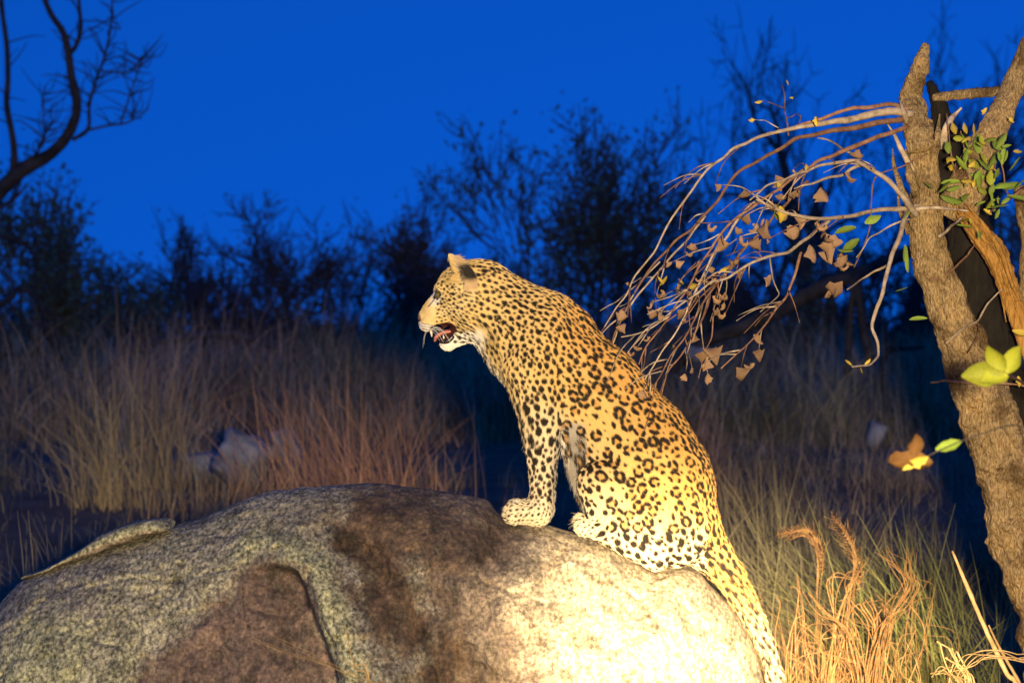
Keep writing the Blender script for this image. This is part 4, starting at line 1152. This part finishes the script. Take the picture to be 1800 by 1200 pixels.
nospot = (head & ((X < 766) | ((Y > 566) & (X < 800)) | (Y > 604))) | ((X < 850) & (Y < 500) & (near > 34) & head) | ((X > 970) & (X < 1016) & (Y > 745) & (near < 70) & ~foreleg)
nospot |= (np.abs(Y - 583) < 11) & (X > 833) & (X < 852)
from mathutils.kdtree import KDTree
kd = KDTree(len(V))
for i, p in enumerate(V.tolist()): kd.insert(p, i)
kd.balance()
order = rng.permutation(np.flatnonzero(~nospot & (N[:, 1] < .8)))
acc_i = []; acc_k = []
free = np.ones(len(V)); 
for fill in (0, 1):
    dead = np.zeros(len(V), bool)
    for i in acc_i:
        dead[[q[1] for q in kd.find_range(V[i], SPC[i] * (.60 if KIND[i] == 0 else .74))]] = True
    for i in order:
        if dead[i]: continue
        if fill and KIND[i] and rng.random() < .5:
            dead[i] = True; continue
        r_ = SPC[i] * (.84 if KIND[i] == 0 else .90) * rng.uniform(.95, 1.05) * (1 if fill == 0 else .6)
        dead[[q[1] for q in kd.find_range(V[i], r_)]] = True
        acc_i.append(i); acc_k.append(fill)
spot = np.zeros(len(V)); heart = np.zeros(len(V))
for i, fill in zip(acc_i, acc_k):
    size, kind = SZ[i] * (1.1 if KIND[i] else 1.17), KIND[i]
    if fill:
        size = size * (.34 if kind else .55); kind = 0
    reach = size * (2.1 if kind else 1.9) + 3
    ids = np.array([q[1] for q in kd.find_range(V[i], reach)])
    dv = V[ids] - V[i]
    ang0 = rng.uniform(-.35, .35)
    fa = FL[i] * math.cos(ang0) + BI[i] * math.sin(ang0); fb = np.cross(N[i], fa)
    u = dv @ fa; v = dv @ fb
    wob = nz2[ids] * size * .16
    if kind == 0 or rng.random() < .10:
        el = rng.uniform(1.0, 1.45); sc = size * rng.uniform(.72, 1.05) * (1 if kind == 0 else .75)
        bend = rng.uniform(-.03, .03)
        q = np.hypot(u / el, (v - bend * u * u) * el ** .5) - sc + wob
        spot[ids] = np.maximum(spot[ids], sstep(.9, -.7, q))
        if rng.random() < .3:
            a2 = rng.uniform(0, 6.28); o = sc * 1.05
            q = np.hypot(u - o * math.cos(a2), v - o * math.sin(a2)) - sc * .6 + wob
            spot[ids] = np.maximum(spot[ids], sstep(.9, -.7, q))
    else:
        nb = rng.choice([3, 3, 4, 4, 5]); a0 = rng.uniform(0, 6.28)
        el = rng.uniform(.95, 1.3)
        rr = np.hypot(u / el, v); th = np.arctan2(v, u / el)
        ring = size * rng.uniform(.92, 1.12)
        wid = size * rng.uniform(.43, .55)
        heart[ids] = np.maximum(heart[ids], sstep(ring * .95, ring * .6, rr) * .9)
        for b in range(nb):
            ac = a0 + 6.283 * b / nb + rng.uniform(-.25, .25)
            half = rng.uniform(.12, .62) * math.pi / nb
            da = np.abs((th - ac + math.pi) % (2 * math.pi) - math.pi)
            q = np.hypot(np.maximum(da - half, 0) * ring, rr - ring * rng.uniform(.88, 1.12)) - wid * rng.uniform(.8, 1.15) + wob
            spot[ids] = np.maximum(spot[ids], sstep(.9, -.7, q))
spot *= ~(nospot & (X < 766))
C = blend(C, heart * .75, (.54, .27, .06))
# whisker rows on the upper lip
for r0, yy in ((0, 569), (1, 573.5), (2, 578)):
    q = np.abs(Y - yy - (X - 745) * .22)
    spot = np.maximum(spot, sstep(1.5, .4, q) * (X > 741) * (X < 764) * (near > 9) * .8)
black = np.array([.016, .011, .008])
C = blend(C, spot, black)
# ear backs, lips, nose, mouth
VA = V.copy(); VA[:, 1] = -near
e_out = ell_d(VA, p3(*EAR_C), EAR_R, EAR_A); e_in = ell_d(VA, p3(*CUP_C), CUP_R, EAR_A)
onear = sstep(2.6, .8, np.abs(e_out)) * (near > 30) * (Y < 540) * (e_in > 1.5)
et = (Y - 452) / 62
C = blend(C, onear * sstep(1.12, .80, et), (.50, .35, .19))
C = blend(C, onear * sstep(.10, .24, et + nz1 * .06) * sstep(.84, .62, et + nz1 * .12) * sstep(798, 806, X), (.02, .015, .012))
C = blend(C, sstep(2.6, .8, np.abs(e_in)) * (near > 30) * (Y < 512) * (e_out < 2), (.60, .48, .34))
mo_d = ell_d(V, p3(773, 584), (27, 60, 12.5), 18)
inmouth = (np.abs(mo_d) < 3.2) & (X > 756) & (Y > 562) & (X < 803)
C = blend(C, inmouth, (.018, .010, .010))
C = blend(C, sstep(5.5, 3.0, mo_d) * (X > 772) * (Y > 572) * (X < 805), (.02, .012, .012))
C = blend(C, (near < 17.5) * (X > 774) * (X < 800) * (Y > 568) * (Y < 600) * (mo_d < 2), (.05, .012, .012))
C = blend(C, sstep(8, 5, np.hypot(X - 734, (Y - 559) * .9)), (.20, .11, .075))
C = blend(C, sstep(3, 1, np.hypot(X - 738, (Y - 563))) , (.05, .03, .02))
C = blend(C, sstep(9, 6, np.hypot((X - 766) * .8, (Y - 518))) * (near > 14), (.02, .016, .012))
C = blend(C, sstep(2.4, 1.0, np.abs((Y - 526) - (X - 764) * -1.2)) * (Y > 522) * (Y < 540) * (near > 10) * (X < 775) * .8, black)

# ---- skin mesh
fine = fbm(V, 1 / 9, 3, 21) * .55 + fbm(V, 1 / 34, 2, 5) * 1.1
fine *= np.where(head, .3, np.where(tail, .3, 1.0))
V = V + N * fine[:, None]
leo = empty('leopard', l2w(np.array(p3(1060, 925))).tolist())
tag(leo, 'spotted leopard sitting upright on the boulder with its mouth open, facing left', 'leopard')
m_coat = attr_mat('leopard coat', 'coat', .75, .12, .10, 900)
Vw = l2w(V)
me = mesh_of('body', Vw, Q, m_coat)
at = me.color_attributes.new('coat', 'FLOAT_COLOR', 'POINT')
at.data.foreach_set('color', np.hstack([C, np.ones((len(C), 1))]).astype(np.float32).ravel())
body = obj('body', me, leo)

# ---- fur
nh = 330000
tri = np.vstack([Q[:, [0, 1, 2]], Q[:, [0, 2, 3]]])
ar = np.linalg.norm(np.cross(Vw[tri[:, 1]] - Vw[tri[:, 0]], Vw[tri[:, 2]] - Vw[tri[:, 0]]), axis=1)
vis = (N[tri[:, 0], 1] < .35)                       # thin the coat on the hidden side
ar = ar * np.where(vis, 1, .35)
bald = inmouth | (np.hypot(X - 737, Y - 558) < 8) | (np.hypot(X - 764, Y - 519) < 6)
ar = ar * ~bald[tri[:, 0]]
ti = rng.choice(len(tri), nh, p=ar / ar.sum())
b = rng.random((nh, 2)); sw = b.sum(1) > 1; b[sw] = 1 - b[sw]
bw = np.stack([1 - b.sum(1), b[:, 0], b[:, 1]], -1)
def bary(A): return (A[tri[ti]] * bw[:, :, None]).sum(1)
root = bary(Vw); hn = bary(N); hf = bary(FL); hc = bary(C); hl = bary(V)
hn /= np.linalg.norm(hn, axis=1)[:, None]
hx, hy, hd = hl[:, 0], -hl[:, 2], np.abs(hl[:, 1])
ln = np.full(nh, .0048)
ln[(hx < 838) & (hy < 622)] = .0055
ln[(hx < 800) & (hy < 622)] = .0038
ln[(hx < 770) & (hy < 600)] = .0022
ln[(hx > 1240) & (hy > 985)] = .010
chest = (np.abs(hx - (857 + np.clip(hy - 600, 0, 300) * .42)) < 16) & (hy > 585) & (hy < 780)
ln[chest] = .0095
bel = (hx > 975) & (hx < 1026) & (hy > 760) & (hy < 915) & (hd < 70) & (hx > 992 - 34 * (hd < 28))
ln[bel] = .014
ln[(hx > 830) & (hx < 862) & (hy > 570) & (hy < 610)] = .012
earh = (hx < 812) & (hx > 778) & (hy < 500) & (hd > 30)
ln[earh] = .010
ln[(hy > 868) & (hx < 985)] = .0045
ln *= rng.uniform(.6, 1.25, nh) * np.where(rng.random(nh) < .06, 1.8, 1)
lift = np.where(chest | bel | earh, .55, .33) * rng.uniform(.6, 1.4, nh)
jit = rng.normal(0, .22, (nh, 3))
dr = hf + jit + hn * lift[:, None]
dr -= np.minimum((dr * hn).sum(1) - .12, 0)[:, None] * hn
dr /= np.linalg.norm(dr, axis=1)[:, None]
seg = np.array([0, .5, 1.0])
bendv = hf * .25 - hn * .10
pts = root[:, None, :] + ln[:, None, None] * (dr[:, None, :] * seg[None, :, None] + bendv[:, None, :] * (seg ** 2)[None, :, None])
hcv = bpy.data.hair_curves.new('fur')
hcv.add_curves([3] * nh)
hcv.points.foreach_set('position', pts.astype(np.float32).ravel())
rad = np.broadcast_to(np.array([.00042, .00034, .00010]), (nh, 3))
ra = hcv.attributes.get('radius') or hcv.attributes.new('radius', 'FLOAT', 'POINT')
ra.data.foreach_set('value', rad.astype(np.float32).ravel())
hc = hc * rng.uniform(.85, 1.15, (nh, 1))
ca = hcv.attributes.new('coat', 'FLOAT_COLOR', 'CURVE')
ca.data.foreach_set('color', np.hstack([np.clip(hc, 0, 1), np.ones((nh, 1))]).astype(np.float32).ravel())
hcv.materials.append(attr_mat('leopard fur', 'coat', .55, .25))
obj('fur', hcv, leo)

# ---- eyes, tongue, teeth, whiskers
m_eye, t_, b_ = new_mat('leopard eye', .08, .6)
tc_ = t_.nodes.new('ShaderNodeTexCoord')
b_.inputs['Base Color'].default_value = (.10, .085, .03, 1)
m_ton = mottled('wet tongue', [(.40, .12, .085), (.55, .22, .15)], 220, .5, .2, 400, spec=.5)
m_lip = mottled('black lip', [(.012, .008, .008), (.03, .02, .02)], 200, .25, .1, 300, spec=.5)
m_tooth = mottled('ivory tooth', [(.62, .55, .40), (.75, .70, .55)], 120, .3, spec=.5)
m_wh = mottled('white whisker', [(.75, .72, .66), (.85, .82, .76)], 50, .4)
def uv_ball(c, r, n=14):
    th = np.linspace(.001, math.pi - .001, n)
    P = np.stack([np.zeros(n), np.zeros(n), np.cos(th)], -1) * r + np.asarray(c)
    return tube(P, np.sin(th) * r, 16, False)
for s in (-1, 1):
    mb = MB(); mb.add(*uv_ball(l2w(np.array(p3(771, 519, 19.5 * s))), 6.8 * PXM)); mb.build('eye', m_eye, leo)
mb = MB()
tp = catmull([p3(800, 584), p3(786, 583), p3(775, 586), p3(767, 592), p3(764, 600)], 20)
rr_ = np.interp(np.linspace(0, 1, 20), [0, .3, .8, 1], [3.4, 4.2, 4.0, 2.0]) * PXM
Vt, Ft = tube(l2w(tp), rr_, 14)
Vt[:, 1] = 8.0 + (Vt[:, 1] - 8.0) * 3.0
mb.add(Vt, Ft); mb.build('tongue', m_ton, leo)
mb = MB()
lp = catmull([p3(797, 590, -15), p3(788, 599, -15.5), p3(779, 600, -13), p3(774, 598, -6), p3(773, 597, 0), p3(774, 598, 6), p3(779, 600, 13), p3(788, 599, 15.5), p3(797, 590, 15)], 40)
mb.add(*tube(l2w(lp), 4.4 * PXM, 8)); mb.build('lower_lip', m_lip, leo)
for s in (-1, 1):
    for x0, y0, x1, y1, r_ in ((781, 599, 779, 588, 2.4), (757, 580, 759, 592, 2.6)):
        mb = MB()
        mb.add(*tube(l2w(np.array([p3(x0, y0, 9 * s), p3((x0 + x1) / 2 + .6, (y0 + y1) / 2, 9.5 * s), p3(x1, y1, 9 * s)])), np.array([r_, r_ * .8, .5]) * PXM, 8))
        mb.build('tooth', m_tooth, leo)
for s in (-1, 1):
    for k in range(7):
        x0, y0 = 750 + rng.uniform(-3, 10), 569 + rng.uniform(0, 9)
        L = rng.uniform(28, 50); a = rng.uniform(-.35, .55)
        a0 = p3(x0, y0, 17 * s); a1 = p3(x0 + L * .5, y0 + L * (.1 + a * .3), (17 + L * .5) * s); a2 = p3(x0 + L * .85, y0 + L * (.45 + a * .6), (17 + L * .75) * s)
        if k > 5: a1 = p3(x0 - 6, y0 + L * .35, (17 + L * .4) * s); a2 = p3(x0 - 8, y0 + L * .8, (17 + L * .55) * s)
        mb = MB(); mb.add(*tube(l2w(catmull([a0, a1, a2], 9)), np.linspace(.38, .12, 9) * PXM, 4)); mb.build('whisker', m_wh, leo)
# ------------------------------------------------------------------ foreground
def stalk_plant(name, label, cat, stalks, d, mat, group=None, seed=0, thin=.8, solid=False):
    root = empty(name, (W(stalks[0][0][-1][0], 600, d)[0], d, float(ground_z(0, d))))
    tag(root, label, cat, group)
    for q, (pts, r) in enumerate(stalks):
        dd = rng.uniform(-.12, .12)
        x, y = pts[-1]
        gy_ = 600 + (CAMZ - float(ground_z(0, d))) / d * F
        pts = list(pts) + [(x + (x - pts[-2][0]) * .35 + rng.uniform(-10, 10), (y + gy_) / 2), (x + (x - pts[-2][0]) * .5 + rng.uniform(-12, 12), gy_ + 6)]
        mb = MB(); rl = [k_ * thin for k_ in list(r) + [r[-1], r[-1] * 1.1]]
        nf = 1 if max(rl) < 1.6 or solid else int(3 + max(rl) * .9)          # dry stems split into fibres
        for h_ in range(nf):
            off = np.array([rng.normal(0, .9) * max(rl) if nf > 1 else 0, 0.0])
            pj = [np.array(p_) + off * (1.0 if i_ else 1.8) + (rng.normal(0, max(rl) * 1.2, 2) if nf > 1 else 0) for i_, p_ in enumerate(pts)]
            if nf > 1 and h_ % 3 == 2: pj = pj[rng.integers(0, 2):]
            kr = 1 if nf == 1 else rng.uniform(.14, .28)
            mb.add(*px_tube(pj, [k_ * kr for k_ in rl], d, 5, 40, .25, seed + q + h_ * 7, dd + rng.normal(0, .015)))
        mb.build('stalk', mat, root)
    return root
def plume(root, pts, w0, d, mat, n=26, seed=0):
    """feathery seed head: short fibres along a curved axis"""
    rg = np.random.default_rng(seed)
    P2 = catmull(pts, n); mb = MB()
    for k in range(n):
        t = k / n; tdir = P2[min(k + 1, n - 1)] - P2[max(k - 1, 0)]; tdir = tdir / (np.linalg.norm(tdir) + 1e-6)
        for s in (-1, 1, .3):
            nrm = np.array([-tdir[1], tdir[0]]) * s
            L = w0 * (math.sin(math.pi * min(1, t * .9 + .08)) ** .6) * rg.uniform(.6, 1.3)
            q = P2[k] + (tdir * 1.0 + nrm * .75) * L * rg.uniform(.7, 1.3)
            mb.add(*px_tube([P2[k], (P2[k] + q) / 2 + nrm * L * .12, q], [.6, .5, .25], d + rg.uniform(-.02, .02), 3, 4, 0, k, s * .015))
    mb.build('seed_head', mat, root)
m_gold = mottled('golden dry grass', [(.22, .10, .035), (.40, .21, .08), (.54, .34, .16)], 40, .8, rnd=True)
D0 = 10.0
p = stalk_plant('plumed_grass', 'tall dry grass with curled feathery tops leaning left beside the leopard tail', 'grass',
    [([(1372, 940), (1420, 935), (1440, 975), (1436, 1060), (1440, 1200)], [2, 5, 6, 5, 5]), ([(1400, 1010), (1412, 1080), (1420, 1200)], [2, 4, 5]), ([(1350, 1060), (1372, 1110), (1385, 1200)], [2, 3, 4]), ([(1330, 1100), (1365, 1150), (1380, 1200)], [1, 2, 3])], D0, m_gold, seed=1, thin=.45)
plume(p, [(1444, 1010), (1440, 960), (1418, 935), (1368, 938)], 22, D0, m_gold, seed=1)
p = stalk_plant('plumed_grass', 'tall dry grass with upright feathery head behind the curled one', 'grass',
    [([(1465, 910), (1490, 940), (1505, 990), (1490, 1060), (1470, 1200)], [2, 4, 6, 6, 6]), ([(1505, 1010), (1475, 1080), (1455, 1200)], [2, 4, 5]), ([(1520, 980), (1500, 1040), (1500, 1200)], [2, 4, 5])], D0 - .1, m_gold, seed=20, thin=.45)
plume(p, [(1500, 1050), (1512, 1000), (1490, 950), (1463, 908)], 22, D0 - .1, m_gold, seed=2)
p = stalk_plant('forked_stalk', 'thick pale forked dry stalk beside the feathery grass', 'plant',
    [([(1550, 965), (1580, 1000), (1592, 1030), (1575, 1070), (1556, 1110), (1535, 1200)], [3, 7, 8, 7, 8, 9]), ([(1602, 960), (1598, 1000), (1610, 1030), (1590, 1062), (1560, 1100), (1545, 1200)], [3, 6, 8, 6, 6, 6]), ([(1420, 1040), (1450, 1075), (1490, 1110), (1520, 1200)], [3, 5, 6, 7]), ([(1540, 1050), (1565, 1075), (1556, 1110), (1540, 1200)], [2, 5, 6, 6])], D0 - .5, m_gold, seed=40, thin=.55)
p = stalk_plant('straw_clump', 'tangle of bright bent straw at the foot of the leopard tail', 'grass',
    [([(1418, 1070), (1460, 1110), (1480, 1150), (1500, 1200)], [2, 4, 5, 6]), ([(1395, 1090), (1440, 1130), (1452, 1200)], [2, 3, 4]), ([(1400, 1120), (1450, 1150), (1520, 1170), (1560, 1220)], [2, 3, 4, 4]), ([(1530, 1060), (1545, 1100), (1530, 1200)], [12, 13, 10]), ([(1500, 1090), (1560, 1120), (1580, 1200)], [2, 3, 4]),
     ([(1380, 1150), (1420, 1175), (1440, 1215)], [2, 3, 4]), ([(1420, 1165), (1395, 1190), (1380, 1230)], [2, 3, 4]), ([(1590, 1100), (1578, 1150), (1580, 1210)], [2, 2, 3]), ([(1470, 1130), (1440, 1180), (1425, 1230)], [2, 3, 4]), ([(1555, 1135), (1510, 1170), (1480, 1220)], [2, 3, 4]), ([(1350, 1120), (1400, 1160), (1412, 1230)], [1.5, 2, 3])], D0 - .2, m_gold, seed=60, thin=.5)
rgf = np.random.default_rng(3)
tang = []
for k in range(40):
    x0, y0 = rgf.uniform(1365, 1640), rgf.uniform(985, 1170)
    dx = rgf.normal(0, 40)
    tang.append(([(x0, y0), (x0 + dx * .9, y0 + rgf.uniform(-8, 26)), (x0 + dx + rgf.normal(0, 16), y0 + 75), (x0 + dx * .9 + rgf.normal(0, 14), 1215)], [.8, 1.5, 1.9, 2.2]))
stalk_plant('straw_clump', 'dense thicket of thin kinked golden straw behind the forked stalk', 'grass', tang, D0 - .15, m_gold, seed=200, thin=.5, solid=True)
p = empty('dry_bush', (W(1470, 600, D0)[0], D0 + .2, float(ground_z(0, D0)))); tag(p, 'fine twiggy dry grass filling in behind the plumed stalks', 'grass')
n = 420; hx_ = rgf.normal(1.14, .16, n)
base = np.stack([hx_, rgf.normal(D0 + .25, .14, n), np.full(n, .29)], -1)
Vg, Fg = blades(base, rgf.uniform(.25, .72, n), np.abs(rgf.normal(.30, .25, n)), rgf.uniform(0, 6.28, n), rgf.uniform(.0012, .003, n), rgf, 6, 2.0)
grass_obj('blades', Vg, Fg, np.repeat(np.array([.44, .25, .11]) * rgf.uniform(.6, 1.2, (n, 1)), 14, 0), p)['kind'] = 'stuff'
stalk_plant('straw_stalk', 'straight pale split straw leaning in front of the snapped trunk', 'grass',
    [([(1674, 968), (1700, 1030), (1730, 1100), (1768, 1180), (1790, 1230)], [3, 6, 6, 7, 7]), ([(1738, 1098), (1758, 1140), (1792, 1200), (1805, 1240)], [2, 4, 5, 5])], 7.5, m_straw, seed=80, thin=.7, solid=True)
stalk_plant('straw_stalk', 'broad bent straw blade low beside the split straw', 'grass',
    [([(1680, 1190), (1705, 1160), (1740, 1148), (1790, 1155), (1830, 1180)], [3, 5, 6, 6, 6]), ([(1672, 1150), (1690, 1170), (1700, 1230)], [9, 11, 9]), ([(1640, 1190), (1665, 1180), (1690, 1205), (1700, 1240)], [5, 7, 6, 5]), ([(1600, 1130), (1612, 1170), (1622, 1230)], [2, 3, 3])], 7.5, m_straw, seed=90, thin=.7)
stalk_plant('thin_straw', 'fan of thin golden straws crossing the brown hollow of the boulder', 'grass',
    [([(430, 1120), (500, 1145), (560, 1165), (640, 1200), (690, 1240)], [.8, 1.1, 1.4, 1.7, 2]), ([(472, 1116), (540, 1148), (600, 1175), (650, 1200), (690, 1235)], [.9, 1.2, 1.5, 1.8, 2]), ([(606, 1096), (615, 1140), (626, 1175), (650, 1220)], [.8, 1.1, 1.4, 1.6]), ([(594, 1152), (620, 1170), (650, 1205)], [.8, 1, 1.4])], 6.85, m_straw, seed=100, thin=.9)
p = empty('thin_grass', (.15, 5.0, 0.0)); tag(p, 'sparse thin brown grass standing close before the bright side of the boulder', 'grass')
n = 75; base = np.stack([rgf.uniform(-.12, .40, n), rgf.uniform(4.9, 5.5, n), np.full(n, .02)], -1)
Vg, Fg = blades(base, rgf.uniform(1.28, 1.50, n), np.abs(rgf.normal(.06, .05, n)), rgf.uniform(0, 6.28, n), rgf.uniform(.0006, .0013, n), rgf, 8, 2.0)
grass_obj('blades', Vg, Fg, np.repeat(np.array([.20, .12, .05]) * rgf.uniform(.6, 1.2, (n, 1)), 18, 0), p)['kind'] = 'stuff'
# sapling with one big dry leaf
sp_r = empty('sapling', (W(1640, 600, 5.4)[0], 5.4, float(ground_z(1, 7)))); tag(sp_r, 'slim sapling with one big brown leaf hanging before the snapped trunk', 'plant')
mb = MB(); mb.add(*px_tube([(1622, 806), (1650, 792), (1720, 764), (1800, 750), (1880, 830), (1920, 1200), (1940, 1920)], [.9, 1.1, 1.3, 1.6, 4, 5, 6], 5.4, 6, None, .1, 3)); mb.build('stem', m_dark_bark, sp_r)
random.seed(4)
random.seed(9)
add_leaf(sp_r, 'amber', 1640, 812, 5.4, 122, 204, -.1, 1.9);  add_leaf(sp_r, 'yellow', 1632, 802, 5.36, 70, 176, -.1, 1.6)
add_leaf(sp_r, 'amber', 1606, 800, 5.4, 56, 80, .1, 1.2); add_leaf(sp_r, 'green', 1645, 790, 5.4, 60, 15, 0, 1.2);
